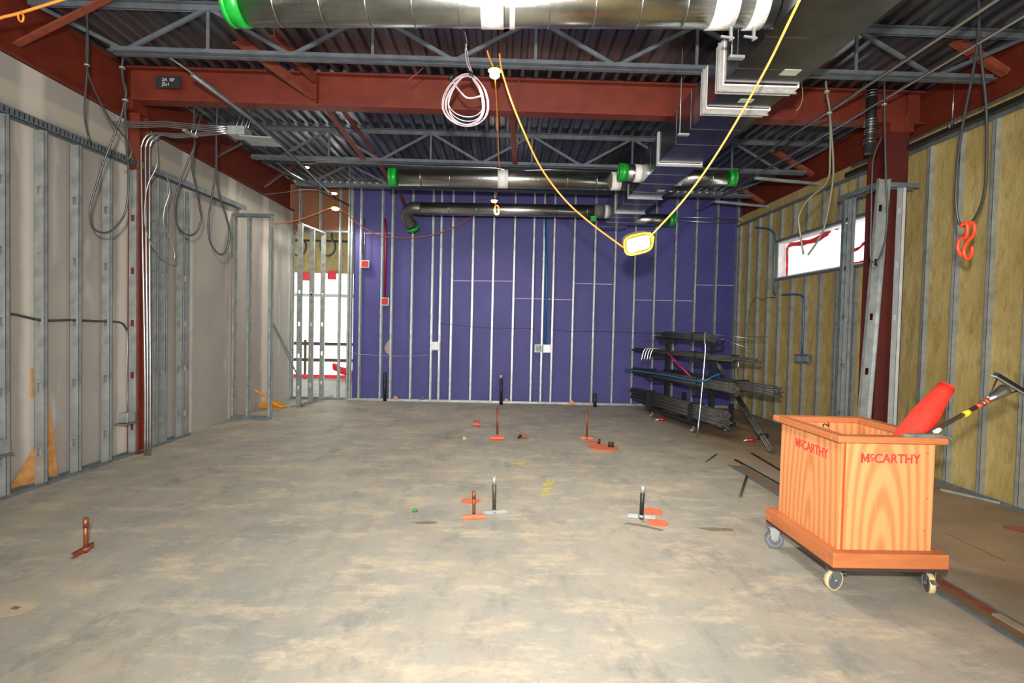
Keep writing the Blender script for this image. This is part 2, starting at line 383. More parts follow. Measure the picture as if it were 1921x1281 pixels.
def text_obj(name, s, size, mt, parent, M, off=0.0, ext=.0008, spacing=1.0, shear=0):
    cu = bpy.data.curves.new(name, 'FONT'); cu.body = s; cu.size = size; cu.offset = off; cu.extrude = ext; cu.space_character = spacing; cu.shear = shear
    to = bpy.data.objects.new('t', cu); sc.collection.objects.link(to); bpy.context.view_layer.update()
    me = bpy.data.meshes.new_from_object(to.evaluated_get(bpy.context.evaluated_depsgraph_get())); bpy.data.objects.remove(to)
    xs = [v.co.x for v in me.vertices]; ys = [v.co.y for v in me.vertices]; cx = (min(xs)+max(xs))/2; cy = (min(ys)+max(ys))/2
    wd = max(xs)-min(xs)
    for v in me.vertices: v.co.x -= cx; v.co.y -= cy
    me.transform(M.to_3x3().to_4x4()); me.materials.clear(); me.materials.append(mt)
    ob = bpy.data.objects.new(name, me); sc.collection.objects.link(ob); base = V((0, 0, 0)); q = parent; ob.parent = parent
    while q is not None: base += q.location; q = q.parent
    ob.location = M.translation-base; return ob, wd
def frameM(o, x, y):
    x, y = V(x).normalized(), V(y).normalized(); z = x.cross(y); M = Matrix.Identity(4)
    for i in range(3): M[i][0], M[i][1], M[i][2], M[i][3] = x[i], y[i], z[i], o[i]
    return M
stencil = mat('white_chalk_lettering', srgb(200, 200, 195), .7)
text_obj('lettering', '2A  RP\nJ2x1', .05, stencil, pl, frameM((-3.86, 6.205, 4.285), (1, 0, 0), (0, 0, 1)), .0006)

def column(name, label, x0, x1, y0, y1, mt):
    c = thing(name, label, 'steel column', ((x0+x1)/2, (y0+y1)/2, 0)); t = .018
    MB().box(x0, x1, y0, y0+t, .016, 3.98).box(x0, x1, y1-t, y1, .016, 3.98).box((x0+x1)/2-.007, (x0+x1)/2+.007, y0+t, y1-t, .016, 3.98).build('shaft', mt, c)
    MB().box(x0-.03, x1+.03, y0-.03, y1+.03, 0, .016).build('base_plate', mt, c); return c
column('steel_column', 'dark red steel column standing behind the conduits on the left', -4.392, -4.262, 6.33, 6.50, redm)
column('steel_column', 'dark red steel column beside the leaning stud on the right', 4.42, 4.70, 6.20, 6.50, darkredm)
for x0, x1, lo, nm in ((-4.4, -4.14, 3.98, 'left'),):
    pass
MB().box(-4.375, -4.262, 6.22, 6.48, 3.98, 4.085).build('column_cap', redm, xb)
MB().box(4.47, 4.75, 6.2, 6.45, 3.98, 4.085).build('column_cap', redm, xb)

# joists
def joist(Y, xa, xb_, zt, zb, panel, phase, label):
    j = thing('bar_joist', label, 'roof joist', ((xa+xb_)/2, Y, zb)); 
    def chord(z, s, a, b, nm):
        mb = MB(); 
        for sy in (-1, 1):
            mb.box(a, b, Y+sy*.012-(.05 if sy < 0 else 0), Y+sy*.012+(.05 if sy > 0 else 0), z if s > 0 else z-.006, z+.006 if s > 0 else z)
            mb.box(a, b, Y+sy*.012-(.006 if sy < 0 else 0), Y+sy*.012+(.006 if sy > 0 else 0), min(z, z-s*.05), max(z, z-s*.05))
        mb.build(nm, joistm, j)
    chord(zt, 1, -4.36, 4.9, 'top_chord')
    chord(zb, -1, xa, xb_, 'bottom_chord')
    x = xa+phase; k = 0
    while x+panel < xb_+.05:
        zc = zt-.02; zd = zb+.02
        MB().bar((x, Y, zd), (x+panel/2, Y, zc), .024, .034).build('web_member', joistm, j)
        MB().bar((x+panel/2, Y, zc), (x+panel, Y, zd), .024, .034).build('web_member', joistm, j)
        if k % 1 == 0: MB().bar((x+panel/2, Y, zd), (x+panel/2, Y, zc), .02, .026).build('web_member', joistm, j)
        x += panel; k += 1
    for sx in (-1, 1):
        e = xa+phase if sx < 0 else x; g2 = -4.33 if sx < 0 else 4.87
        MB().bar((e, Y, zb+.02), (g2, Y, zt-.03), .024, .034).build('web_member', joistm, j)
    return j
joist(5.0, -3.62, 4.55, DZ-.008, 4.02, 1.5, .12, 'grey bar joist nearest the camera, carrying the lamp cord')
joist(8.0, -3.75, 4.5, DZ-.008, 4.0, 1.5, .38, 'grey bar joist just beyond the red cross beam')
joist(9.7, -3.75, 4.5, DZ-.008, 4.06, 1.5, .2, 'grey bar joist farthest away, in front of the blue wall')
joist(2.0, -3.62, 4.55, DZ-.008, 4.02, 1.5, .3, 'grey bar joist overhead, nearest the photographer')
# angle braces (rusty)
def angle(p, q, label, mt=rustm, w_=.07):
    p, q = V(p), V(q); d = (q-p).normalized(); x = d.cross(V((0, 0, 1))).normalized() if abs(d.z) < .98 else V((1, 0, 0)); y = x.cross(d)
    mb = MB().obox(p, x*w_, y*.007, q-p).obox(p+y*.007, x*.007, y*(w_-.007), q-p)
    return tag(mb.build('angle_brace', mt), label, 'steel brace', 'rusty angle braces under the deck')
def lift(p, z): return V((p.x, p.y, z))
yb = PX(38, 80, -4.34).y
angle((-4.34, yb, 3.98), PY(285, -35, yb), 'rusty angle brace at the top left corner below the orange cord')
for (a, b), (c, d), lab in (((1890, 140), (1735, 42), 'rusty angle brace at the top right, crossing behind the cable loop'),
                            ((1524, 330), (1430, 272), 'rusty angle brace above the window wall, left of the black hanging hose'),
                            ((1432, 384), (1392, 358), 'small rusty angle brace in the far right corner near the ceiling')):
    q = PX(a, b, 4.88); angle(q, PY(c, d, q.y), lab)
for (a, b), (c, d), lab in (((406, 298), (457, 270), 'rusty angle brace on the left girder, right of the hanging dark cables'),
                            ((498, 352), (552, 314), 'rusty angle brace on the left girder near the far corner')):
    q = PX(a, b, -4.34); angle(q, PY(c, d, q.y), lab, darkredm)
angle(PY(594, 186, 6.16), PY(447, 78, 5.06), 'lower rusty brace running from the red beam toward the top left')
angle(PY(597, 155, 6.16), PY(515, 68, 5.06), 'upper rusty brace running from the red beam toward the top left')
angle(PY(607, 204, 6.42), PY(678, 300, 7.93), 'red angle brace behind the beam, left one of the parallel pair', redm)
angle(PY(634, 202, 6.42), PY(708, 300, 8.9), 'red angle brace behind the beam, right one of the parallel pair', redm)
angle(PY(700, 290, 8.1), PY(728, 345, 9.62), 'short red brace just left of the green duct cap', redm)
angle(PY(748, 366, 9.8), PY(765, 402, 11.0), 'small dark red brace above the duct elbow on the blue wall', redm)
angle(PY(955, 214, 6.42), PY(962, 308, 7.95), 'red angle running from the beam to the joist above the middle cord', redm)
angle(PY(942, 66, 5.1), PY(944, 96, 6.15), 'short red angle above the small lamp on the joist', redm)

# ================================================================== STUD WALLS
def furring(name, label, loc): return thing(name, label, 'stud wall frame', loc)
# back wall
bf = furring('stud_wall_frame', 'galvanized stud framing standing against the purple-blue back wall', (0, YB, 0))
xs = []
for px in (657, 674, 714, 733, 771, 809, 824.5, 846, 884.5, 923, 962, 998, 1017, 1036, 1074, 1113, 1151, 1188, 1226, 1264, 1302, 1341, 1379):
    xs.append(PY(px, 600, YB).x)
for i, xx in enumerate(xs):
    bow = .0
    stud_mb(MB(), (xx-.019, YB, .003), (xx-.019+bow, YB, DZ-.012), (0, 1, 0), (1, 0, 0), .092, .041).build('stud', galv, bf)
track_mb(MB(), (-3.2, YB-.002, .0026), (4.80, YB-.002, .0026), (0, 1, 0), (0, 0, 1)).build('floor_track', galv, bf)
track_mb(MB(), (-4.3, YB-.002, DZ-.004), (4.80, YB-.002, DZ-.004), (0, 1, 0), (0, 0, -1), leg=.06).build('ceiling_track', galv, bf)
# caulked joints
for (a, b, c, d) in ((849, 527, 962, 528), (962, 560, 1074, 563), (1076, 532, 1150, 534), (1190, 563, 1300, 565), (1302, 535, 1378, 536), (676, 438, 735, 438)):
    p = PY(a, b, YB+.092); q = PY(c, d, YB+.092); MB().obox(p, (0, .003, 0), (0, 0, .014), q-p).build('joint_caulk', caulk, bf)
# opening framing at left of the back wall
of = furring('door_opening_frame', 'galvanized framing around the daylit opening in the far left corner', (-3.8, YB, 0))
hd = 3.5
for px, z0, z1 in ((546, 0, hd), (635, 0, DZ-.01), (652, 0, DZ-.01)):
    xx = PY(px, 600, YB).x; stud_mb(MB(), (xx-.019, YB, z0+.003), (xx-.019, YB, z1-.003), (0, 1, 0), (1, 0, 0), .092, .041).build('stud', galv, of)
for px in (562, 600):
    xx = PY(px, 400, YB).x; stud_mb(MB(), (xx-.019, YB, hd), (xx-.019, YB, DZ-.014), (0, 1, 0), (1, 0, 0), .092, .041).build('stud', galv, of)
track_mb(MB(), (-4.38, YB-.002, hd), (-3.2, YB-.002, hd), (0, 1, 0), (0, 0, -1)).build('header_track', galvd, of)
track_mb(MB(), (-4.38, YB-.002, .0026), (-3.22, YB-.002, .0026), (0, 1, 0), (0, 0, 1)).build('floor_track', galvd, of)
# side wall frame by the opening
sf = furring('stud_wall_frame', 'short galvanized stud frame projecting from the daylit opening toward the room', (-3.8, 10.6, 0))
p0 = V((-3.79, 10.12, 0)); p1 = V((-3.66, 11.09, 0)); dd = (p1-p0).normalized(); nn = V((-dd.y, dd.x, 0))
for s_ in (.0, .46, .93): stud_mb(MB(), p0+dd*s_+V((0, 0, .004)), p0+dd*s_+V((0, 0, 3.44)), nn, dd, .092, .041, hz0=.32, hstep=.6).build('stud', galv, sf)
track_mb(MB(), p0-dd*.15+V((0, 0, .0026)), p1+V((0, 0, .0026)), nn, (0, 0, 1)).build('floor_track', galv, sf)
track_mb(MB(), p0+V((0, 0, 3.45)), p1+V((0, 0, 3.45)), nn, (0, 0, -1)).build('top_track', galv, sf)
tag(track_mb(MB(), PF(564, 764, .003), PF(622, 743, .003), (.05, .09, 0), (0, 0, 1), .06, .03).build('loose_track', emt), 'bright loose metal track lying on the floor before the opening', 'metal track')
# stub wall frame (left)
SY = 8.72
sw = furring('stud_wall_frame', 'free-standing galvanized frame with a header, in front of the left drywall corner', (-4.1, SY, 0))
xa, xb2 = -4.385, PY(508, 600, SY).x
for xx in (xa, PY(462, 600, SY).x, xb2-.041): stud_mb(MB(), (xx, SY, .004), (xx, SY, 3.31), (0, 1, 0), (1, 0, 0), .092, .041).build('stud', galv, sw)
track_mb(MB(), (xa, SY-.002, .0026), (xb2, SY-.002, .0026), (0, 1, 0), (0, 0, 1), leg=.04).build('floor_track', galvd, sw)
track_mb(MB(), (xa, SY-.002, 3.33), (xb2, SY-.002, 3.33), (0, 1, 0), (0, 0, -1), leg=.05).build('header_track', galvd, sw)
# left furring
lf = furring('stud_wall_frame', 'tall galvanized stud framing in front of the grey drywall on the left', (XL-.05, 5.5, 0))
ys = [PX(px, 600, XL).y for px in (11, 83, 148, 206, 256)]
for yy in [ys[0]-1.63, ys[0]-1.22, ys[0]-.813, ys[0]-.406]+ys+[6.68, 6.86, 7.22, 7.34]:
    stud_mb(MB(), (XL-.092, yy-.002, .004), (XL-.092, yy-.002, 3.32), (1, 0, 0), (0, 1, 0), .092, .041, hz0=.28, hstep=.61).build('stud', galv, lf)
track_mb(MB(), (XL-.096, 2.0, .0026), (XL-.096, 7.42, .0026), (1, 0, 0), (0, 1e-9, 1)).build('floor_track', galvd, lf)
a = PX(0, 200, XL); b_ = PX(463, 388, XL)
tt = MB(); p_, q_ = V((XL-.096, 2.0, 3.33)), V((XL-.096, b_.y, b_.z+.01)); track_mb(tt, p_, q_, (1, 0, 0), (0, 0, -1), leg=.07)
tt.build('slotted_top_track', galvd, lf)
ns = 90; sl = MB()      # slots along the near part of the track
for i in range(ns):
    c = p_.lerp(q_, (i+.5)/ns*.62)+V((.0966, 0, -.036)); sl.obox(c+V((0, -.006, -.022)), (.001, 0, 0), (0, .012, 0), (0, 0, .044))
sl.build('track_slots', hole, lf)
# right framing
rf = furring('stud_wall_frame', 'deep galvanized stud framing over the yellow insulation on the right wall', (XR, 7, 0))
ybase = PX(1787, 600, XR).y
k = -9
while True:
    yy = ybase+.4064*k; k += 1
    if yy > 10.95: break
    if yy < 1: continue
    segs = [(0.004, 3.80)] if not (wy0-.04 < yy < wy1+.03) else [(.004, wz0-.05), (wz1+.045, 3.80)]
    for (z0, z1) in segs:
        stud_mb(MB(), (XR, yy, z0), (XR, yy, z1), (1, 0, 0), (0, 1, 0), .152, .041, holes=(z0 < 1 or z1-z0 > 1), hz0=.5, hstep=.61).build('stud', galv, rf)
track_mb(MB(), (XR-.003, 1, .0026), (XR-.003, YB-.02, .0026), (1, 0, 0), (0, 1e-9, 1), .157).build('floor_track', galvd, rf)
track_mb(MB(), (XR-.003, 1, 3.82), (XR-.003, YB-.02, 3.82), (1, 0, 0), (0, 1e-9, -1), .157, .05).build('top_track', galvd, rf)
# frame round the right column
cf = furring('column_box_frame', 'galvanized box framing wrapped around the dark red column on the right', (4.5, 6.3, 0))
for (x_, y_, a_, b2, mt_) in ((4.50, 6.0, (0, 1, 0), (1, 0, 0), mat('bright_galvanized_stud', srgb(205, 208, 206), .4, .3)), (4.30, 6.56, (0, 1, 0), (1, 0, 0), galv), (4.255, 6.66, (1, 0, 0), (0, 1, 0), galvd)):
    stud_mb(MB(), (x_, y_, .004), (x_, y_, 3.30), a_, b2, .092, .041).build('stud', mt_, cf)
track_mb(MB(), (4.20, 5.99, 3.33), (4.68, 5.99, 3.33), (0, 1, 0), (0, 0, -1), .096, .05).build('header_track', galvd, cf)
track_mb(MB(), (4.22, 6.09, 3.345), (4.22, 6.75, 3.345), (1, 0, 0), (0, 1e-9, -1), .096, .06).build('header_track', galvd, cf)
ls = MB(); pt = PY(1653, 336, 5.93); pb = PF(1606, 898, .003)
stud_mb(ls, pb-V((.05, 0, 0)), pt-V((.05, 0, 0)), (1, 0, 0), (0, -1, 0), .135, .041)
tag(ls.build('leaning_stud', galv), 'wide galvanized stud leaning in front of the dark red column', 'metal stud')

# ================================================================== DUCTWORK
def rect_duct():
    d = thing('rectangular_duct', 'long rectangular metal duct stepping down the room toward the blue wall', 'air duct', (2.1, 6, 3.62))
    zb, zt = 3.625, 4.0
    segs = [(1.0, 4.47, 1.77, 2.38, 3.64), (4.47, 4.92, 1.80, 2.37, 3.63), (4.92, 6.49, 1.84, 2.36, 3.625), (6.49, 8.15, 1.87, 2.36, 3.62), (8.15, 9.2, 1.90, 2.38, 3.62), (9.2, 10.9, 1.92, 2.42, 3.62)]
    for (y0, y1, x0, x1, z) in segs:
        MB().box(x0, x1, y0, y1-.002, z, zt).build('duct_section', rductm, d)
        q = y0+.45
        mb = MB()
        while q < y1-.3:
            mb.box(x0-.003, x1+.003, q, q+.008, z-.003, z); mb.box(x0-.003, x0, q, q+.008, z, zt); q += .45
        if mb.v: mb.build('cross_seam', rductm, d)
    for (y, x0, x1, z, wd) in ((4.47, 1.77, 2.38, 3.63, .16), (4.92, 1.81, 2.37, 3.625, .16), (6.49, 1.85, 2.36, 3.62, .07), (8.15, 1.89, 2.37, 3.62, .02), (9.2, 1.91, 2.39, 3.62, .02)):
        mt_ = mastic if wd > .03 else galv
        MB().box(x0-.012, x1+.012, y-wd/2, y+wd/2, z-.012, z).box(x0-.012, x0-.001, y-wd/2, y+wd/2, z, zt).box(x1+.001, x1+.012, y-wd/2, y+wd/2, z, zt).build('sealed_joint', mt_, d)
        MB().box(x0-.03, x1+.03, y-.006, y+.006, z-.03, z-.013).box(x0-.03, x0-.0125, y-.006, y+.006, z-.013, zt).build('joint_flange', galv, d)
    for (x0, x1, y0, y1, z) in ((2.14, 2.27, 4.14, 4.23, 3.64), (2.03, 2.15, 4.66, 4.73, 3.63), (2.2, 2.3, 7.7, 7.78, 3.62)):
        MB().box(x0, x1, y0, y1, z-.004, z-.0005).build('paper_label', mat('pale_green_label', srgb(176, 186, 168), .6), d)
    for (x, y) in ((1.62, 3.9), (1.76, 5.45)):
        MB().tube([(x, y, 3.60), (x, y, DZ)], .005, 6).build('hanger_rod', galv, d)
        MB().box(x-.02, x+.09, y-.02, y+.02, 3.585, 3.605).build('hanger_strap', galv, d)
    return d
rect_duct()
def round_duct(label, p, q, R, bands=(), cap0=False, cap1=False, seams=9, extra=None):
    p, q = V(p), V(q); d = thing('round_duct', label, 'air duct', ((p+q)/2)-V((0, 0, R))); L = (q-p).length; ax = (q-p).normalized()
    MB().tube([p, q], R, 36).build('duct_pipe', ductm, d)
    for i in range(1, seams+1):
        MB().ring(p.lerp(q, i/(seams+1)), ax, R-.002, R+.003, .008, 36).build('seam', ductm, d)
    for (t, wd) in bands: MB().ring(p.lerp(q, t), ax, R-.002, R+.007, wd, 36).build('sealant_band', mastic, d)
    for fl, c, s_ in ((cap0, p, -1), (cap1, q, 1)):
        if fl:
            MB().ring(c-ax*s_*.035, ax, R-.002, R+.006, .09, 36).ring(c+ax*s_*.02, ax, R-.04, R+.008, .03, 36).tube([c+ax*s_*.003, c+ax*s_*.02], R, 36).build('end_cap', greenm, d)
    return d
dA = PY(440, 3, 3.66); dB = PY(1408, 6, 3.62)
R1 = .150
D1 = round_duct('largest shiny round duct across the top of the picture, green cap at its left end', dA, V((1.765, 3.62, dB.z)), R1, [(.478, .15), (.515, .035), (.905, .16), (.968, .10)], True, False, 11)
for px in (1370, 1413):
    c = PY(px, 52, 3.62); MB().box(c.x-.008, c.x+.008, 3.6, 3.62, c.z-.09, c.z+.0).bar((c.x-.07, 3.6, c.z-.07), (c.x+.02, 3.6, c.z-.08), .012, .012).build('hanger_tab', galv, D1)
D2 = round_duct('shiny round duct in mid room with a green cap on its left end', PY(735, 332, 7.9), PY(1172, 340, 7.9), .126, [(.475, .15), (.96, .14)], True, False, 7)
D3 = round_duct('stub of round duct with a green cap, left side of the rectangular duct', PY(1165, 323, 7.45), PY(1208, 326, 7.45), .115, [(.75, .12)], True, False, 1)
D4 = round_duct('round duct with green cap leaving the right side of the rectangular duct', V((2.36, 7.9, PY(1270, 334, 7.9).z)), PY(1375, 334, 7.9), .112, [(.16, .14)], False, True, 2)
D5 = round_duct('farthest round duct with a curved elbow, close to the blue wall', PY(790, 391, 10.1), PY(1152, 397, 10.1), .118, [(.965, .12)], False, False, 6)
e0 = PY(790, 391, 10.1)
MB().tube(smooth([e0, e0+V((-.15, 0, 0)), e0+V((-.27, .08, -.06)), e0+V((-.28, .18, -.17)), e0+V((-.22, .28, -.28))], 4), .118, 24).build('elbow', mat('dull_duct_elbow', srgb(110, 110, 108), .4, .8), D5)
MB().ring(e0+V((-.2, .31, -.31)), V((.2, .5, -.6)), .08, .125, .06, 24).build('end_cap', greenm, D5)
MB().ring(PY(1122, 396, 10.1), (1, 0, 0), .1, .135, .17, 24).build('insulation_wrap', mat('grey_wrap', srgb(96, 96, 92), .8), D5)
D6 = round_duct('short round duct with green cap behind the hanging lamp cord', V((2.40, 10.55, PY(1200, 412, 10.55).z)), PY(1262, 413, 10.55), .115, [], False, True, 2)
MB().box(*(lambda c: (c.x-.04, c.x+.06, 10.0, 10.1, c.z-.05, c.z+.05))(PY(1111, 412, 10.1))).build('green_cover', greenm, D5)

# ================================================================== PIPES AND CONDUIT
def pipe(name, pts, r, mt, label, cat, sm=0, group=None, n=8):
    P_ = smooth(pts, sm) if sm else pts
    return tag(MB().tube(P_, r, n).build(name, mt), label, cat, group)
# long runs on the right
def along(px, py, z, y1, y0=None):
    p = on(px, py, 2, z); return p
q = along(1673, 130, 4.0, 0); pipe('conduit', [(q.x, 2.0, 4.0), (q.x, 8.9, 4.0)], .016, emt, 'long straight conduit at upper right, crossing in front of the rusty brace', 'conduit')
q = along(1921, 30, 4.0, 0); pipe('conduit', [(q.x, 2.0, 4.0), (q.x, 10.6, 4.0)], .014, emt, 'outermost long straight conduit at upper right, toward the girder', 'conduit')
bl = thing('hung_channel', 'black channel hung along the top of the insulated right wall', 'metal channel', (4.72, 5, 3.8))
q1 = V((4.70, 2.0, 3.80)); q2 = PX(1588, 322, 4.70); q2.z = 3.80
MB().bar(q1, (4.70, q2.y, 3.80), .05, .05).build('channel', blackiron, bl)
MB().tube([(4.64, 2.0, 3.86), (4.64, q2.y-.2, 3.86)], .012, 8).build('cable', emt, bl)
for px, py, yy in ((1700, 240, 0), (1788, 195, 0)):
    c = PX(px, py, 4.70); MB().tube([(c.x, c.y, 3.83), (c.x, c.y, DZ)], .006, 6).build('hanger_rod', emt, bl)
    MB().ring((c.x, c.y, 3.84), (0, 1, 0), .03, .045, .02, 16).build('pipe_ring', emt, bl)
dp = thing('drain_pipe', 'black vertical drain pipe with clamped couplings beside the right column', 'pipe', PY(1632, 285, 6.0))
c0 = PY(1636, 165, 6.0); c1 = PY(1630, 288, 6.0)
MB().tube([V((c0.x, 6, DZ)), V((c0.x, 6, c1.z))], .055, 20).build('pipe_body', blackiron, dp)
for py in (172, 177, 182, 226, 231, 236, 245, 250, 262, 268):
    c = PY(1633, py, 6.0); MB().ring((c0.x, 6.0, c.z), (0, 0, 1), .054, .066 if py < 240 else .06, .008, 20).build('band_clamp', emt, dp)
# far conduit runs and lamps by the opening
pipe('conduit', [PY(560, 305, 8.4), PY(585, 306, 8.4), PY(600, 303, 8.4), PY(930, 315, 8.4), PY(960, 321, 8.4), PY(1030, 318, 8.4), PY(1160, 322, 8.4)], .016, emt, 'thin horizontal conduit just above the mid-room round duct', 'conduit')
pipe('conduit', [PY(360, 140, 5.2), PY(470, 222, 6.0), PY(560, 303, 7.6), PY(617, 360, 9.8)], .018, galvd, 'dark conduit sloping from the joist toward the far left corner', 'conduit')
pipe('conduit', [PY(300, 95, 5.4), PY(420, 178, 6.3), PY(520, 262, 7.4), PY(560, 305, 8.4)], .014, emt, 'bright conduit sloping beside the dark one toward the far left', 'conduit')
pipe('conduit', [PY(497, 300, 7.4), PY(507, 308, 7.6), PY(519, 303, 7.8), PY(545, 325, 8.6), PY(612, 362, 10.2), PY(655, 385, 10.9)], .013, blackiron, 'black bent conduit in the far left corner under the deck', 'conduit')
# horizontal rails at the right far corner
for (a, b, c, d, yy, lab) in ((1340, 378, 1452, 389, 9.9, 'pale horizontal strut in the far right corner, lower one'), (1415, 334, 1545, 346, 8.3, 'pale horizontal strut under the right girder, upper one')):
    tag(MB().bar(PY(a, b, yy), PY(c, d, yy), .04, .04).build('strut', galv), lab, 'metal strut')
for i, dy in enumerate((0, 9)):
    pipe('conduit', [PY(1270, 408+dy*.6, 10.9), PY(1340, 409+dy, 10.95), PY(1385, 412+dy*.5, 10.95)], .01, emt, ('upper' if i == 0 else 'lower')+' thin silver conduit running right from the farthest green cap', 'conduit')
# conduits at left column
zc = 0
jb = thing('junction_box', 'grey junction box where the bent conduits meet under the red beam', 'electrical box', PY(447, 255, 5.95))
MB().box(*(lambda p, q: (p.x, q.x, 5.9, 6.08, q.z, p.z))(PY(426, 235, 5.9), PY(458, 252, 5.9))).build('box_body', galv, jb, .004)
MB().obox(PY(448, 255, 5.9), (.35, .0, -.01), (0, .3, .0), (0, 0, .012)).build('support_plate', galv, jb)
for px in (442, 451, 460, 465):
    t_ = PY(px, 196, 6.2); MB().tube([PY(px, 240, 6.0), V((PY(px, 240, 6.0).x, 6.2, 4.085))], .004, 6).build('hanger_rod', emt, jb)
for i, dx in enumerate((0, 8, 16)):
    yy = 6.26
    pts = [PY(272+dx*.6, 848, yy)]; pts[0].z = .0
    pts += [PY(272+dx*.62, 700, yy), PY(268+dx*.8, 480, yy), PY(265+dx, 300, yy), PY(267+dx, 270, yy), PY(275+dx, 255+dx*.3, yy), PY(288+dx, 249+dx*.25, yy), PY(326, 251+dx*.4, yy), PY(360, 250+dx*.35, yy), PY(428, 244+dx*.35, yy)]
    pipe('bent_conduit', pts, .0105, emt, ['left one', 'middle one', 'right one'][i]+' of three shiny conduits rising up the left column and bending over', 'conduit', 5)
for i in range(4):
    y_ = 5.9; d_ = i*3.2
    pts = [PY(208+i*3, 228+d_, y_), PY(260, 229+d_, y_), PY(310, 228+d_, y_), PY(330, 230+d_, y_), PY(428, 238+d_*.75+i, y_)]
    pipe('bent_conduit', pts, .0065, emt, ['topmost', 'second from top', 'third from top', 'lowest'][i]+' of four shiny conduits running left from the junction box', 'conduit', 4)
hr = thing('trapeze_hanger', 'small trapeze hanger under the beam holding the bent conduits', 'hanger', PY(362, 255, 6.0))
for px in (357, 366): MB().tube([PY(px, 254, 6.0), V((PY(px, 254, 6.0).x, 6.2, 4.085))], .004, 6).build('hanger_rod', emt, hr)
MB().bar(PY(345, 244, 5.85), PY(368, 257, 6.05), .04, .02).build('strut', galv, hr)
# small flex line on left studs
pipe('flex_conduit', [PX(10, 592, -4.33), PX(25, 589, -4.33), PX(55, 596, -4.33), PX(85, 601, -4.33), PX(130, 600, -4.33), PX(180, 602, -4.33), PX(215, 603, -4.33), PX(230, 607, -4.33), PX(238, 619, -4.33)], .011, greycable, 'grey flexible conduit threaded level through the left studs', 'cable', 5)
pipe('flex_conduit', [PX(238, 619, -4.3), PX(239, 650, -4.3), PX(238, 700, -4.3), PX(240, 770, -4.3)], .007, lightcable, 'thin cable dropping down the stud to the low outlet box on the left', 'cable', 4)
eb = thing('outlet_box', 'metal outlet box on a bracket, low on the left studs', 'electrical box', PX(244, 795, -4.2))
c = PX(243, 793, -4.22); MB().box(-4.30, -4.20, c.y-.06, c.y+.06, c.z+.01, c.z+.12).build('box_body', galv, eb, .003)
MB().box(-4.31, -4.17, c.y-.12, c.y+.07, c.z-.008, c.z+.006).build('bracket', galvd, eb)
eb = thing('outlet_box', 'metal outlet box at the left edge of the picture, low on the studs', 'electrical box', PX(4, 850, -4.2))
c = PX(5, 850, -4.22); MB().box(-4.27, -4.18, c.y-.09, c.y+.03, c.z, c.z+.12).build('box_body', galv, eb, .003)
MB().box(-4.275, -4.17, c.y-.12, c.y+.05, c.z-.014, c.z-.002).build('bracket', galvd, eb)
tag(MB().prism([PX(18, 916, -4.385), PX(64, 905, -4.385), PX(62, 842, -4.385)], (.018, 0, 0)).build('plywood_offcut', ply), 'triangular plywood offcut leaning low between the left studs', 'wood offcut')
tag(MB().prism([PX(90, 895, -4.385), PX(107, 892, -4.385), PX(98, 810, -4.385), PX(86, 745, -4.385), PX(85, 760, -4.385)], (.012, 0, 0)).build('plywood_offcut', ply), 'tall pointed wood sliver standing between the left studs', 'wood offcut')
tag(MB().prism([PX(57, 745, -4.39), PX(61, 745, -4.39), PX(60, 690, -4.39), PX(58, 690, -4.39)], (.008, 0, 0)).build('plywood_offcut', ply), 'thin wood sliver behind the second left stud', 'wood offcut')

# blue wall devices
def ebox(name, label, px0, py0, px1, py1, face, ring_, yf=YB-.012):
    p, q = PY(px0, py0, yf), PY(px1, py1, yf); t = thing(name, label, 'electrical box', ((p.x+q.x)/2, yf, q.z))
    MB().box(p.x, q.x, yf, yf+.06, q.z, p.z).build('mounting_ring', ring_, t, .003)
    g_ = .014; MB().box(p.x+g_, q.x-g_, yf-.012, yf-.001, q.z+g_, p.z-g_).build('box_face', face, t, .002); return t
ebox('wall_box', 'red electrical box with white ring, upper left of the blue wall', 677, 488, 692, 502, redbox, whitebox)
ebox('wall_box', 'red electrical box at the foot of the dark red conduit', 715, 558, 729, 573, redbox, whitebox)
ebox('wall_box', 'single white electrical box on the left half of the blue wall', 810, 641, 825, 657, galv, whitebox)
ebox('wall_box', 'grey electrical box, left one of the pair under the blue conduit', 1003, 646, 1017, 661, galvd, galv)
ebox('wall_box', 'white electrical box, right one of the pair under the blue conduit', 1019, 646, 1034, 662, galv, whitebox)
pipe('conduit', [PY(684, 410, YB-.03), PY(684, 488, YB-.03)], .010, emt, 'thin silver conduit dropping to the upper red box', 'conduit')
pipe('conduit', [PY(722, 410, YB-.03), PY(724, 440, YB-.03), PY(722, 558, YB-.03)], .024, redcond, 'dark red conduit on the left part of the blue wall', 'conduit')
pipe('conduit', [PY(1023, 405, YB-.03), PY(1026, 530, YB-.03), PY(1023, 646, YB-.03)], .022, bluecond, 'straight blue conduit in the middle of the blue wall', 'conduit')
pipe('cable', [PY(a, b, YB-.01) for a, b in ((545, 655), (600, 656), (655, 659), (672, 664), (715, 667), (770, 668), (805, 665), (812, 657))], .005, lightcable, 'thin silver cable sagging from the opening to the white wall box', 'cable', 4)
pipe('cable', [PY(a, b, YB-.01) for a, b in ((826, 607), (860, 610), (900, 614), (960, 616), (1000, 617), (1010, 628), (1012, 640))], .005, greycable, 'thin dark cable crossing the blue wall to the paired boxes', 'cable', 4)
pipe('cable', [PY(a, b, YB-.01) for a, b in ((1036, 618), (1075, 622), (1110, 621), (1190, 624), (1240, 625))], .004, greycable, 'thin dark cable crossing the blue wall right of the blue conduit', 'cable', 4)
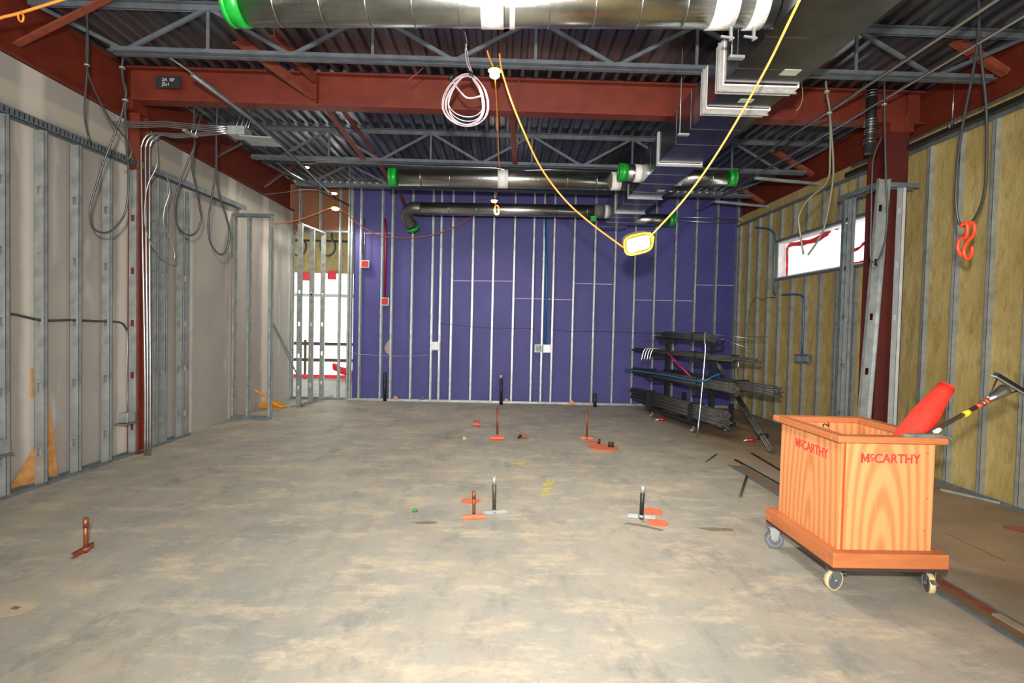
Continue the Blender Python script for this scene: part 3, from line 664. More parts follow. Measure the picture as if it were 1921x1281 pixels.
tag(MB().prism([PY(735, 633, YB+.093), PY(727, 640, YB+.093), PY(721, 652, YB+.093), PY(724, 662, YB+.093), PY(735, 668, YB+.093)], (0, .003, 0)).build('plaster_patch', mat('beige_patch', srgb(170, 150, 140), .8)), 'beige patch smeared on the blue wall beside the fourth stud', 'wall patch')
# blue conduits on the right wall
q = XR-.02
pipe('conduit', [PX(1418, 427, q), PX(1440, 429, q), PX(1450, 436, q), PX(1453, 450, q), PX(1451, 540, q), PX(1454, 553, q)], .016, bluecond, 'blue conduit bending down the insulated wall left of the window', 'conduit', 4)
pipe('conduit', [PX(1467, 553, q), PX(1495, 552, q), PX(1505, 556, q), PX(1508, 570, q), PX(1505, 665, q)], .014, bluecond, 'dark blue conduit bending down to the box pair below the window', 'conduit', 4)
for i, (a, b) in enumerate(((1492, 1505), (1505, 1519))):
    p_, r_ = PX(a, 664, q), PX(b, 682, q); t = thing('wall_box', ('left' if i == 0 else 'right')+' metal box of the pair below the window on the insulated wall', 'electrical box', (q, (p_.y+r_.y)/2, r_.z))
    MB().box(q-.02, q+.03, min(p_.y, r_.y)+.003, max(p_.y, r_.y)-.003, r_.z, p_.z).build('box_body', galvd, t, .003)
    MB().box(q-.03, q-.021, min(p_.y, r_.y)+.03, max(p_.y, r_.y)-.03, r_.z+.03, p_.z-.03).build('box_face', galv, t)
pipe('cable', [PX(a, b, XR-.01) for a, b in ((1455, 558), (1440, 558), (1430, 563), (1418, 558), (1408, 575), (1402, 620), (1404, 655))], .005, greycable, 'thin dark cable looping down the far end of the insulated wall', 'cable', 4)
tag(MB().tube(smooth([PY(1385, 410, 10.95), PY(1398, 416, 10.95), PY(1403, 430, 10.95), PY(1402, 655, 10.95)], 4), .018, 8).build('conduit', ply), 'tan hose dropping in the far right corner beside the blue wall', 'hose')

# ================================================================== HANGING CABLES
def loopc(name, label, strands, Y, r, mt, ties=()):
    t = thing(name, label, 'cable', PY(*strands[0][0], Y))
    for s_ in strands: MB().tube(smooth([PY(a, b, Y) for a, b in s_], 6), r, 7).build('strand', mt, t)
    for (a, b) in ties: MB().ring(PY(a, b, Y), (0, 0, 1), r*1.2, r*2.6, .012, 12).build('cable_tie', galv, t)
    return t
loopc('hanging_cable', 'dark cable hanging at far left from the deck, thin strands spreading at the bottom', [[(163, 18), (165, 80), (164, 125), (160, 180), (159, 220), (167, 262)], [(163, 60), (163, 125), (178, 170), (205, 222), (228, 250), (245, 275), (244, 295), (228, 305)]], 4.9, .0085, greycable, [(163, 122)])
loopc('hanging_cable', 'biggest dark cable loop hanging from the joist end at left', [[(231, 108), (229, 128), (231, 150), (237, 170), (234, 190), (225, 225), (200, 290), (180, 350), (169, 395), (173, 425), (190, 436), (210, 432), (232, 405), (240, 370), (241, 320), (236, 260), (235, 200), (236, 175), (231, 150), (229, 128), (231, 108)]], 5.0, .0095, greycable, [(229, 127), (235, 188)])
loopc('hanging_cable', 'dark cable loop hanging below the bent conduits beside the left studs', [[(364, 195), (364, 255), (365, 272), (350, 310), (335, 350), (328, 390), (334, 425), (352, 441), (368, 436), (378, 412), (376, 395), (368, 350), (361, 320), (361, 295), (365, 272)]], 6.3, .011, greycable)
loopc('hanging_cable', 'rightmost dark cable loop on the left side, in front of the drywall', [[(408, 196), (406, 250), (405, 320), (397, 370), (391, 420), (395, 455), (412, 477), (424, 470), (431, 440), (424, 405), (413, 370), (406, 330), (406, 300)]], 6.3, .0115, greycable)
loopc('hanging_cable', 'thin silver cable snaking down beside the left column', [[(283, 246), (293, 270), (294, 310), (280, 340), (273, 370), (272, 420), (285, 460), (303, 480), (322, 486), (328, 480), (320, 450), (307, 420), (309, 390), (318, 360), (312, 330), (298, 318)]], 5.9, .0065, lightcable)
loopc('hanging_cable', 'tan-grey cable loop hanging before the window, left of the drain pipe', [[(1549, 152), (1552, 180), (1557, 215), (1557, 290), (1552, 340), (1515, 375), (1499, 405), (1500, 430), (1507, 477)], [(1557, 215), (1563, 300), (1561, 350), (1548, 420), (1535, 450), (1516, 478)]], 5.0, .0095, mat('tan_grey_cable', srgb(100, 98, 84), .4), [(1551, 172), (1556, 212)])
loopc('hanging_cable', 'dark cable loop hanging in front of the leaning stud by the window', [[(1659, 152), (1660, 250), (1662, 330), (1665, 400), (1660, 450), (1650, 482), (1640, 492), (1633, 480), (1634, 420), (1636, 330), (1640, 290), (1655, 255)]], 5.0, .0085, greycable, [(1659, 196)])
loopc('hanging_cable', 'long dark cable loop at the far right holding the orange hooks', [[(1836, -30), (1835, 60), (1826, 130), (1805, 240), (1796, 310), (1793, 370), (1797, 410), (1806, 424), (1825, 415), (1845, 370), (1851, 300), (1850, 200), (1840, 100), (1836, 20), (1836, -30)]], 4.35, .0105, greycable)
# orange hooks
def hook(dx, label):
    Y = 4.33+dx*.004
    pts = [(1815+dx, 424), (1822+dx, 417), (1828+dx, 424), (1826+dx, 440), (1812+dx, 458), (1808+dx, 474), (1814+dx, 486), (1822+dx, 478), (1824+dx, 462)]
    if dx: pts = [(1803, 424), (1810, 418), (1815, 426), (1812, 444), (1800, 450), (1797, 466), (1803, 480)]
    tag(MB().tube(smooth([PY(a, b, Y) for a, b in pts], 6), .014, 10).build('s_hook', orangeplastic), label, 'hook', 'orange hooks on the cable loop')
hook(0, 'orange plastic hook on the cable loop, nearer to the right edge'); hook(-12, 'orange plastic hook on the cable loop, left of its twin')
# coil of white wire
ct = thing('wire_coil', 'coil of pale wire hanging from the joist in front of the red beam', 'wire coil', PY(872, 238, 4.9))
cx_, cy_ = 872, 188
for i in range(8):
    rx, ry = 40+random.uniform(-9, 4), 46+random.uniform(-9, 4); ox, oy = random.uniform(-4, 4), (47-ry)*random.uniform(-.9, .7); ph = random.random()*.4
    pts = [PY(cx_+ox+rx*math.cos(t_)+4*math.sin(2*t_), cy_+oy+ry*math.sin(t_+.12*math.sin(t_+ph)), 4.88+.012*i) for t_ in [k*2*math.pi/20 for k in range(21)]]
    MB().tube(smooth(pts, 3), .0045, 7).build('wire_turn', whitecable, ct)
MB().tube(smooth([PY(849, 152, 4.9), PY(862, 170, 4.88), PY(878, 184, 4.88), (PY(905, 180, 4.88))], 5), .008, 7).build('wire_turn', whitecable, ct)
MB().tube(smooth([PY(884, 136, 4.9), PY(876, 118, 4.93), PY(873, 95, 4.95), PY(876, 80, 4.95), PY(872, 60, 4.95)], 5), .005, 6).tube(smooth([PY(886, 136, 4.9), PY(879, 115, 4.93), PY(877, 100, 4.95), PY(873, 82, 4.95)], 5), .004, 6).build('hanging_tail', whitecable, ct)
for (a, b) in ((847, 146), (884, 141)): MB().ring(PY(a, b, 4.92), V((1, 0, -.6)) if a < 860 else V((1, 0, .4)), .022, .034, .03, 14).build('wire_tie', blackm, ct)
# loose red wire strands
pipe('loose_wire', [PY(794, 127, 5.0), PY(780, 140, 5.0), PY(765, 150, 5.0)], .004, redcond, 'thin loose wire dangling under the near joist left of the coil', 'wire', 4)
pipe('loose_wire', [PY(1502, 148, 5.0), PY(1506, 175, 5.0), PY(1503, 195, 5.0), PY(1494, 208, 5.0)], .004, mat('tan_wire', srgb(150, 120, 90), .5), 'thin frayed tan wire dangling from the joist right of the duct', 'wire', 4)

# ================================================================== LAMPS AND CORDS
def flood_lamp():
    c = PY(1197, 457, 5.0); t = thing('hanging_work_lamp', 'lit rectangular work lamp hanging low on the yellow cord before the blue wall', 'lamp', c-V((0, 0, .1)))
    x = V((1, 0, .25)).normalized(); n_ = V((-.05, -.86, -.5)); y = n_.cross(x).normalized(); n_ = x.cross(y).normalized()
    if n_.y > 0: n_ = -n_
    def rr(w2, h2, k=6, e=3.2): 
        return [x*w2*math.copysign(abs(math.cos(a))**(2/e), math.cos(a))+y*h2*math.copysign(abs(math.sin(a))**(2/e), math.sin(a)) for a in [i*2*math.pi/28 for i in range(28)]]
    MB().prism([c+p-n_*.05 for p in rr(.14, .10)], n_*.055).build('housing', clearp, t)
    mb = MB(); A = rr(.142, .102); B = rr(.128, .09)
    for i in range(28):
        j = (i+1) % 28; mb.prism([c+A[i], c+A[j], c+B[j], c+B[i]], n_*.014)
    mb.build('yellow_rim', lampyel, t)
    MB().prism([c+n_*.006+p for p in rr(.105, .062, e=6)], n_*.006).build('lens', lampglow, t)
    MB().tube([c+x*.12+y*.07-n_*.03, c+x*.16+y*.02-n_*.03, c+x*.15-y*.04-n_*.03], .012, 8).build('handle', lampyel, t)
    MB().tube([c-x*.13-y*.02, c-x*.165-y*.02], .012, 8).build('plug', blackm, t)
    return c
lc = flood_lamp()
lamp_light('work_lamp_light', lc+V((-.02, -.12, -.1)), 95)
def small_lamp(px, py, Y, label, tilt, s=1.0, power=6):
    c = PY(px, py, Y); t = thing('string_lamp', label, 'lamp', c-V((0, 0, .06)), 'small work lamps strung on orange cord')
    MB().tube([c+V((0, 0, .045))*s, c+V((0, 0, .028))*s, c+V((0, 0, .02))*s], [.03*s, .068*s, .07*s], 20).build('yellow_cap', lampyel, t)
    MB().tube([c+V((0, 0, .018))*s, c-V((0, 0, .03))*s*tilt, c-V((0, 0, .045))*s*tilt], [.05*s, .05*s, .036*s], 20).build('lens', lampglow, t)
    MB().tube([c+V((0, 0, .045))*s, c+V((0, 0, .07))*s], .012*s, 8).build('cord_grip', blackm, t)
    lamp_light('string_lamp_light', c-V((0, .0, .13)), power)
small_lamp(928, 137, 4.93, 'small lit lamp hanging from the near joist beside the wire coil', 1, .9, 85)
small_lamp(927, 378, 9.4, 'small lit lamp over the farthest round duct', .4, .9, 90)
small_lamp(629, 393, 10.6, 'small lit lamp strung low across the far left corner', .2, 1.25, 60)
small_lamp(627, 364, 10.3, 'upper small lit lamp in the far left corner, tucked beneath the joist', .15, .9, 20)
small_lamp(575, 315, 9.0, 'faint lamp on the bright sloping conduit at far left', .15, .7, 60)
def cord(label, pts, r, mt, k=6):
    return tag(MB().tube(smooth(pts, k), r, 8).build('power_cord', mt), label, 'cord')
cord('yellow cord coming from the top right down to the hanging work lamp', [V((1.60, 2.0, 3.98)), PY(1500, 0, 3.05), PY(1432, 138, 3.6), PY(1350, 280, 4.25), PY(1285, 372, 4.6), PY(1215, 449, 4.97)], .0085, yellowcord)
cord('orange cord sweeping from the joist down to the left of the work lamp', [PY(937, 100, 4.93), PY(941, 130, 4.93), PY(960, 190, 4.93), PY(985, 252, 4.93), PY(1015, 315, 4.94), PY(1060, 375, 4.95), PY(1110, 420, 4.97), PY(1172, 466, 5.0)], .0085, orangecord)
cord('short orange cord above the small joist lamp', [PY(914, 95, 4.95), PY(919, 112, 4.95), PY(925, 124, 4.93)], .008, orangecord)
cord('thin orange cord hanging straight down from the joist lamp to the far ducts', [PY(929, 150, 4.93), PY(932, 200, 5.6), PY(936, 300, 7.2), PY(938, 318, 7.6)], .007, orangecord)
cord('bright orange cord at the top left corner of the picture', [PY(-30, 50, 3.9), PY(0, 34, 3.9), PY(35, 25, 3.9), PY(115, 0, 3.9), PY(150, -12, 3.9)], .010, orangecord)
tag(MB().tube(smooth([PY(33, 24, 3.9), PY(36, 38, 3.9), PY(42, 40, 3.88), PY(44, 30, 3.88), PY(38, 22, 3.9)], 4), .007, 6).build('cord_knot', orangecord), 'small orange knot on the cord at the top left', 'cord')
cord('brown-orange cord drooping across the blue wall from the corner lamp', [PY(505, 422, 10.2), PY(550, 415, 10.4), PY(590, 402, 10.5), PY(620, 391, 10.6), PY(645, 397, 10.7), PY(670, 418, 10.9), PY(700, 437, 11.0), PY(740, 446, 11.0), PY(800, 443, 11.0), PY(850, 427, 11.0), PY(887, 405, 10.8)], .010, mat('brown_orange_cord', srgb(176, 96, 50), .5))
cord('pale thin cord running from the drywall top to the upper corner lamp', [PY(480, 366, 9.6), PY(530, 361, 10), PY(575, 355, 10.2), PY(625, 361, 10.3)], .006, lightcable)
cord('thin orange cord holding the lamp by the farthest round duct', [PY(934, 352, 9.62), PY(931, 368, 9.45), PY(928, 376, 9.4), PY(931, 388, 9.5)], .006, orangecord)
ckk = thing('cord_bundle', 'small bundle of orange cord hanging by the farthest round duct', 'cord', PY(931, 400, 9.5))
for i in range(3): MB().tube(smooth([PY(931+4*math.cos(t_)+i, 394+9*math.sin(t_), 9.5) for t_ in [k*math.pi/4 for k in range(9)]], 3), .008, 6).build('cord_turn', orangecord, ckk)

# ================================================================== FLOOR STUB-UPS
def stub(px, pb, pt, r, mt, label, cat='pipe', pxt=None, cap=None, strut=None, strutm=None):
    b0 = PF(px, pb); t0 = PY(pxt or px, pt, b0.y); t = thing('pipe_stub', label, cat, b0)
    MB().tube([b0, t0], r, 14).build('pipe', mt, t)
    if cap: MB().tube([t0-V((0, 0, .06)), t0+V((0, 0, .006))], r*1.12, 14).build('cap', cap, t)
    if strut:
        (a, b), (c, d) = strut; p, q = PF(a, b), PF(c, d); dr = (q-p).normalized(); s_ = V((-dr.y, dr.x, 0)); p = p+V((0, 0, .002)); q = q+V((0, 0, .002)); w_ = .041; mb = MB(); back = s_*(r+.0015)
        if s_.y > 0: s_ = -s_; back = s_*(r+.0015)
        # strut channel on edge in front of the pipe
        mb.obox(p+back, s_*.003, V((0, 0, .036)), q-p); mb.obox(p+back, s_*.018, V((0, 0, .003)), q-p); mb.obox(p+back+V((0, 0, .033)), s_*.018, V((0, 0, .003)), q-p)
        mb.build('strut_channel', strutm, t)
        MB().ring(b0+V((0, 0, .025)), (0, 0, 1), r, r+.008, .025, 14).build('pipe_clamp', strutm, t)
    return t
stub(161, 1036, 973, .0145, copper, 'short copper pipe stub at far left on a rusty strut', cap=copper, strut=((142, 1049), (181, 1027)), strutm=rustm)
stub(889, 972, 922, .013, copper, 'short copper pipe stub with an orange painted strut, centre floor', cap=copper, strut=((868, 973), (911, 971)), strutm=paintor)
stub(927, 963, 895, .016, darkpipe, 'taller brown-grey conduit stub on a grey strut, centre floor', cap=galv, strut=((903, 965), (951, 961)), strutm=galv)
stub(1203, 973, 911, .018, blackiron, 'black pipe stub with grey cap beside orange paint rings', pxt=1206, cap=galv, strut=((1177, 968), (1229, 972)), strutm=galv)
stub(933, 820, 762, .014, copper, 'thin copper pipe stub left of centre near the far floor', strut=((920, 823), (945, 823)), strutm=paintor)
stub(1101, 824, 763, .014, copper, 'thin copper pipe stub right of centre near the far floor', strut=((1089, 823), (1112, 824)), strutm=paintor)
for (px, pb, pt, lab) in ((722, 752, 699, 'black vent pipe stub left, in front of the blue wall'), (940, 759, 704, 'black vent pipe stub in the middle, in front of the blue wall'), (1116, 763, 738, 'shortest black vent pipe stub, right, in front of the blue wall')):
    t = stub(px, pb, pt, .034, blackiron, lab, cap=galv if px == 940 else None)
def disc(name, label, px, py, rx, mt, cat='paint mark', ry=1.0, h=.003, ang=0, hole_=0):
    c = PF(px, py); n_ = 40; mb = MB(); 
    if hole_: mb.ring(c+V((0, 0, h/2+.0005)), (0, 0, 1), rx*hole_, rx, h, 40)
    else: mb.prism([c+V((rx*math.cos(a)*(1+.04*math.sin(3*a)), rx*ry*math.sin(a), .0005)) for a in [i*2*math.pi/n_ for i in range(n_)]], (0, 0, h))
    return tag(mb.build(name, mt), label, cat)
disc('paint_mark', 'orange painted spot behind the short copper stub', 883, 940, .088, paintor)
disc('paint_mark', 'upper orange paint spot beside the black pipe stub', 1222, 960, .10, paintor)
disc('paint_mark', 'lower orange paint spot beside the black pipe stub', 1234, 981, .088, paintor)
disc('paint_mark', 'orange disc of paint around the thin copper stub left of centre', 931, 825, .10, paintor)
disc('paint_mark', 'faint orange paint spot on the right-hand slab at the picture edge', 1912, 994, .10, mat('faded_orange_paint', srgb(150, 88, 60), .7))
for ang, px, py, lab in ((0, 973, 870, 'small crossed yellow paint mark in the middle of the floor'), (1, 1027, 911, 'yellow sprayed number marks on the floor between the pipe stubs')):
    mb = MB(); c = PF(px, py)
    if ang == 0:
        mb.bar(c+V((-.09, .07, .002)), c+V((.08, -.08, .002)), .035, .003); mb.bar(c+V((-.06, .01, .0022)), c+V((.07, .05, .0022)), .03, .0032)
    else:
        for (a, b, d, e) in ((-.07, -.28, -.02, -.28), (-.02, -.28, .0, -.16), (-.08, -.2, .0, -.16), (-.05, -.1, .03, -.08), (.03, -.08, .0, .0), (-.04, -.02, .04, .03), (.0, .09, .07, .1), (.07, .1, .06, .2), (.0, .17, .06, .2), (.0, .09, .0, .17), (-.07, -.28, -.08, -.2), (-.04, .06, .05, .03)):
            mb.bar(c+V((a, b, .002)), c+V((d, e, .002)), .022, .003)
    tag(mb.build('paint_mark', paintye), lab, 'paint mark')
# orange round former with black stubs
fo_ = thing('pipe_sleeve_disc', 'orange round disc with three black sleeves on the far floor', 'floor sleeve', PF(1132, 840))
c = PF(1132, 840); MB().tube([c, c+V((0, 0, .012))], .20, 36).build('disc', paintor, fo_)
for px, py in ((1124, 834), (1143, 840), (1149, 840)):
    q = PF(px, py); MB().tube([q+V((0, 0, .0125)), q+V((0, 0, .08))], .017, 12).build('sleeve', blackiron, fo_)
disc('paint_mark', 'orange paint splash left of the orange disc with sleeves', 1112, 830, .09, paintor)
tt_ = thing('tipped_form', 'tilted orange square plate with a black stub beneath', 'floor sleeve', PF(978, 822))
c = PF(977, 822); MB().obox(c+V((-.06, -.05, .10)), (.17, 0, -.10), (0, .12, 0), (.004, 0, .006)).build('plate', paintor, tt_)
MB().tube([c+V((-.03, 0, 0)), c+V((.0, 0, .05))], .022, 12).build('stub', blackiron, tt_)
rb = thing('red_can', 'small red block standing on the far floor', 'floor sleeve', PF(894, 800)); c = PF(894, 800)
MB().box(c.x-.05, c.x+.05, c.y-.03, c.y+.03, 0, .09).build('block', redbox, rb, .004)
MB().box(c.x-.051, c.x+.051, c.y-.031, c.y+.031, .042, .05).build('band', caulk, rb)
for i, (px, py, lab) in enumerate(((840, 820, 'dark little floor stub with yellow-green edges, left one'), (871, 824, 'low yellow-green tape scrap standing on the far floor'))):
    c = PF(px, py); t = thing('floor_marker', lab, 'floor marker', c)
    if i == 0:
        for s_ in (-1, 1): MB().box(c.x+s_*.018-.008, c.x+s_*.018+.008, c.y-.015, c.y+.015, 0, .055).build('prong', mat('olive_marker', srgb(90, 100, 30), .6), t)
    else:
        MB().box(c.x-.02, c.x+.025, c.y-.01, c.y+.01, 0, .03).box(c.x-.01, c.x, c.y-.01, c.y+.01, .03, .055).build('prong', paintye, t)
c = PF(776, 960); tag(MB().tube([c, c+V((.01, 0, .02)), c+V((.03, .01, .005))], [.012, .016, .008], 8).build('tape_scrap', mat('green_scrap', srgb(50, 120, 40), .6)), 'tiny green scrap on the floor left of the copper stub', 'scrap')
for px, py, lab in ((1241, 790, 'small red bottle lying left of the rack wheel'), (1409, 829, 'small red bottle lying near the leaning conduit bundle')):
    c = PF(px, py); t = thing('chalk_bottle', lab, 'bottle', c)
    MB().tube([c+V((-.05, 0, .03)), c+V((.04, 0, .03)), c+V((.06, 0, .03))], [.028, .03, .018], 12).build('bottle_body', redbox, t)
    MB().tube([c+V((-.051, 0, .03)), c+V((-.11, 0, .02))], [.012, .006], 10).build('nozzle', whitebox, t)
c = PF(1428, 818); tag(MB().prism([c+V((-.1, -.1, .001)), c+V((.12, -.07, .001)), c+V((.1, .12, .001)), c+V((-.06, .1, .001))], (0, 0, .003)).build('paint_mark', mat('dull_red_paint', srgb(130, 72, 48), .8)), 'dull red patch on the floor beside the leaning bundle', 'paint mark')
# stained streaks
stain = mat('dark_floor_stain', srgb(92, 78, 66), .8, 0, srgb(122, 108, 92), 30)
for pts, lab in (([(1170, 982), (1200, 987), (1240, 996), (1246, 994), (1215, 986), (1180, 980)], 'dark smudge on the floor below the black pipe stub'),
                 ([(772, 981), (800, 983), (822, 981), (812, 978), (790, 978)], 'small dark smudge on the floor left of the copper stub'),
                 ([(1305, 990), (1335, 996), (1378, 996), (1372, 991), (1335, 989)], 'faint dark smudge on the floor right of the orange spots')):
    tag(MB().prism([PF(a, b, .0006) for a, b in pts], (0, 0, .0008)).build('floor_stain', stain), lab, 'stain')
dusty = mat('pale_dust_patch', srgb(178, 158, 128), .9, 0, srgb(160, 146, 124), 12)
tag(MB().prism([PF(a, b, .0006) for a, b in ((-15, 1145), (-5, 1133), (30, 1128), (78, 1130), (68, 1140), (40, 1152), (0, 1158))], (0, 0, .0008)).build('floor_patch', dusty), 'pale dusty patch at the left edge of the floor', 'patch')
tag(MB().prism([PF(a, b, .0016) for a, b in ((18, 1142), (28, 1136), (40, 1139), (30, 1144))], (0, 0, .0008)).build('floor_hole', stain), 'small dark hole in the pale dusty patch', 'hole')
# rods and rails on the floor at right
for (a, b, c_, d, r, lab) in ((1324, 866, 1344, 852, .008, 'short dark rod lying left of the floor rails'), (1388, 931, 1401, 893, .012, 'dark rod lying just left of the plywood cart'),):
    pipe('loose_rod', [PF(a, b, r), PF(c_, d, r)], r, darkcond, lab, 'rod')
for a, b, c_, d, wd, lab in ((1379, 862, 1472, 914, .035, 'dark flat bar on the floor running behind the cart, nearer one'), (1410, 850, 1474, 888, .03, 'dark flat bar on the floor running behind the cart, farther one')):
    tag(MB().bar(PF(a, b, .006), PF(c_, d, .006), wd, .011).build('flat_bar', blackiron), lab, 'metal bar')
ft = thing('floor_rail', 'double metal floor rail with rusty and wooden inserts, bottom right', 'floor rail', (2.85, 3, 0))
xr = 2.86
MB().box(xr-.12, xr-.085, .6, 6.3, .0005, .012).box(xr+.055, xr+.075, .6, 6.3, .0005, .014).build('rail', galvd, ft)
MB().box(xr-.084, xr+.054, .6, 6.3, .0005, .004).build('bed', mat('brown_dusty_bed', srgb(112, 88, 64), .8), ft)
MB().box(xr+.005, xr+.05, 3.0, 3.75, .0045, .014).build('rusty_insert', rustm, ft)
MB().box(xr+.0, xr+.05, 1.6, 2.98, .0045, .014).build('wood_insert', mat('grey_wood_insert', srgb(150, 134, 108), .7), ft)
q = PX(1770, 918, 4.3); tag(MB().bar(PF(1765, 918, .012), PF(1890, 946, .012), .03, .02).build('flat_bar', galv), 'pale metal strip on the floor below the insulated wall', 'metal bar')
tag(MB().bar(PF(1773, 1000, .001), PF(1885, 1052, .001), .012, .0015).build('chalk_line', mat('red_chalk', srgb(140, 70, 52), .8)), 'thin red chalk line on the slab right of the cart', 'chalk line')
# yellow cord pile
pc = thing('extension_cord_pile', 'tangled yellow-orange extension cord piled by the left framed opening', 'cord', PF(490, 768))
cordy = mat('yellow_orange_extension_cord', srgb(216, 140, 30), .5)
for i in range(5):
    pts = []; cc = PF(495, 764)
    for k in range(14):
        a = k*.9+i; pts.append(cc+V((math.cos(a)*(.30+.12*math.sin(i*2+k)), math.sin(a)*.13, .02+.025*i+.02*math.sin(k*1.7+i))))
    MB().tube(smooth(pts, 4), .014, 7).build('cord_turn', cordy, pc)
MB().tube(smooth([PY(470, 745, 9.6), PY(468, 735, 9.6), PY(476, 730, 9.6), PY(484, 736, 9.6), PY(500, 744, 9.6), PY(515, 758, 9.6), PY(530, 764, 9.6)], 5), .018, 8).build('cord_turn', cordy, pc)
# leaning brace studs in the far left
tag(MB().bar(PY(507, 594, 9.2), PY(546, 668, 10.1), .03, .02).bar(PY(510, 606, 9.2), PY(562, 712, 10.1), .02, .02).build('leaning_angle', galv), 'thin galvanized angle leaning by the free-standing frame', 'metal angle')
# rubble by the back wall
for i, (px, py, mt_, lab) in enumerate(((742, 751, ply, 'small brown scrap on the floor against the blue wall, left'), (792, 752, rubber, 'dark green-grey scrap on the floor against the blue wall'), (950, 756, ply, 'brown scrap beside the middle black vent stub'), (1073, 759, ply, 'brown scrap on the floor against the blue wall, right'))):
    c = PF(px, py); tag(MB().prism([c+V((-.07, 0, .0)), c+V((.07, -.01, 0)), c+V((.04, .0, .07)), c+V((-.02, .0, .1))], (0, .05, 0)).build('rubble_scrap', mt_), lab, 'scrap')

# ================================================================== NEIGHBOURING ROOM
gr = thing('guard_rail', 'dark wooden guard rail with three bars in the room beyond the opening', 'railing', (-5, 15.2, 0))
for z, h in ((.95, .09), (.49, .09)): MB().box(-8.5, -3.0, 15.18, 15.22, z, z+h).build('rail', woodrail, gr)
MB().box(-8.5, -3.0, 15.18, 15.22, .02, .12).build('toe_board', redfilm, gr)
for x_ in (-7.6, -5.62, -3.7): MB().box(x_, x_+.06, 15.23, 15.28, 0, 1.1).build('post', woodrail, gr)
nb = MB(); pts = [V((-4.75+.12*k, 15.05+.03*math.sin(k*2), .18+.2*max(0, 1-k/4)+.03*math.sin(k*3))) for k in range(12)]
nt = thing('safety_netting', 'crumpled red safety netting heaped at the foot of the guard rail', 'netting', (-4.2, 15.0, 0))
for i in range(5): MB().tube(smooth([p+V((0, .02*i, -.03*i+.05)) for p in pts], 3), [.05]*34, 8).build('net_fold', redfilm, nt)
for px, py in ((574, 518), (622, 516)):
    c = PY(px, py, 15.3); tag(MB().box(c.x-.12, c.x+.12, 15.31, 15.359, c.z-.12, c.z+.12).build('red_flag', redfilm), ('left' if px < 600 else 'right')+' red flap hanging at the top of the far daylit opening', 'flap')
for px in (560, 615):
    pts = [PY(px+14*math.cos(t_), 462+18*math.sin(t_), 14.6) for t_ in [k*math.pi/5-1.0 for k in range(9)]]
    pts = [lift(pts[0], DZ)]+pts+[lift(pts[-1]+V((.05, 0, 0)), DZ)]
    pipe('hanging_hose', pts, .03, greycable, ('left' if px < 600 else 'right')+' dark hose looped from the ceiling of the room beyond', 'hose', 4)
tag(MB().box(-9, -2.9, 14.8, 14.86, DZ-.65, DZ-.6).build('ceiling_strut', blackiron), 'dark strut crossing high in the room beyond the opening', 'metal strut')
tr = thing('tree', 'pale yellow-green tree outside the far opening', 'tree', (-8.8, 21.5, -6))
MB().tube([(-8.8, 21.5, -6), (-8.8, 21.5, -1.5), (-8.7, 21.4, 1.2)], [.2, .14, .05], 10).build('trunk', woodrail, tr)
lb = MB()
for i in range(700):
    a = random.random()*6.28; rr_ = 1.5*random.random()**.5; z = random.uniform(-1.8, 1.4); rr_ *= math.sqrt(max(.05, 1-((z+.2)/1.7)**2)); c = V((-8.8+rr_*math.cos(a), 21.5+rr_*math.sin(a), z))
    u_ = V((random.uniform(-1, 1), random.uniform(-1, 1), random.uniform(-1, 1))).normalized()*.12; v_ = u_.orthogonal().normalized()*.07; lb.poly([c-u_, c+v_, c+u_, c-v_])
lb.build('foliage', leafm, tr)

# ================================================================== CONDUIT RACK
d_ = V((.19, -.98, 0)).normalized(); n_ = V((.98, .19, 0)).normalized(); RC = V((3.20, 9.07, 0))
def RK(s, t, z): return RC+d_*s+n_*t+V((0, 0, z))
rk = thing('conduit_rack', 'black wheeled cantilever rack loaded with grey conduit before the blue wall', 'rack', RC)
for s in (-.72, .72):
    MB().bar(RK(s, 0, .16), RK(s, 0, 1.425), .07, .07, up=n_).build('upright', rackm, rk)
    MB().bar(RK(s, -.34, .17), RK(s, .34, .17), .06, .05).build('base_arm', rackm, rk)
    for z in (.70, 1.16, 1.42):
        for t in (-1, 1):
            L_ = .34 if z < 1.3 else .16
            MB().bar(RK(s, .035*t, z-.045), RK(s, L_*t, z-.03), .035, .04).bar(RK(s, L_*t, z-.03), RK(s, (L_+.02)*t, z+.05), .035, .02, up=d_).build('arm', rackm, rk)
    for t in (-1, 1): MB().bar(RK(s, .36*t, .16), RK(s, .36*t, .46), .08, .02, up=d_).build('side_stake', rackm, rk)
for t in (-.3, .3): MB().bar(RK(-.9, t, .16), RK(.9, t, .16), .06, .05).build('base_rail', rackm, rk)
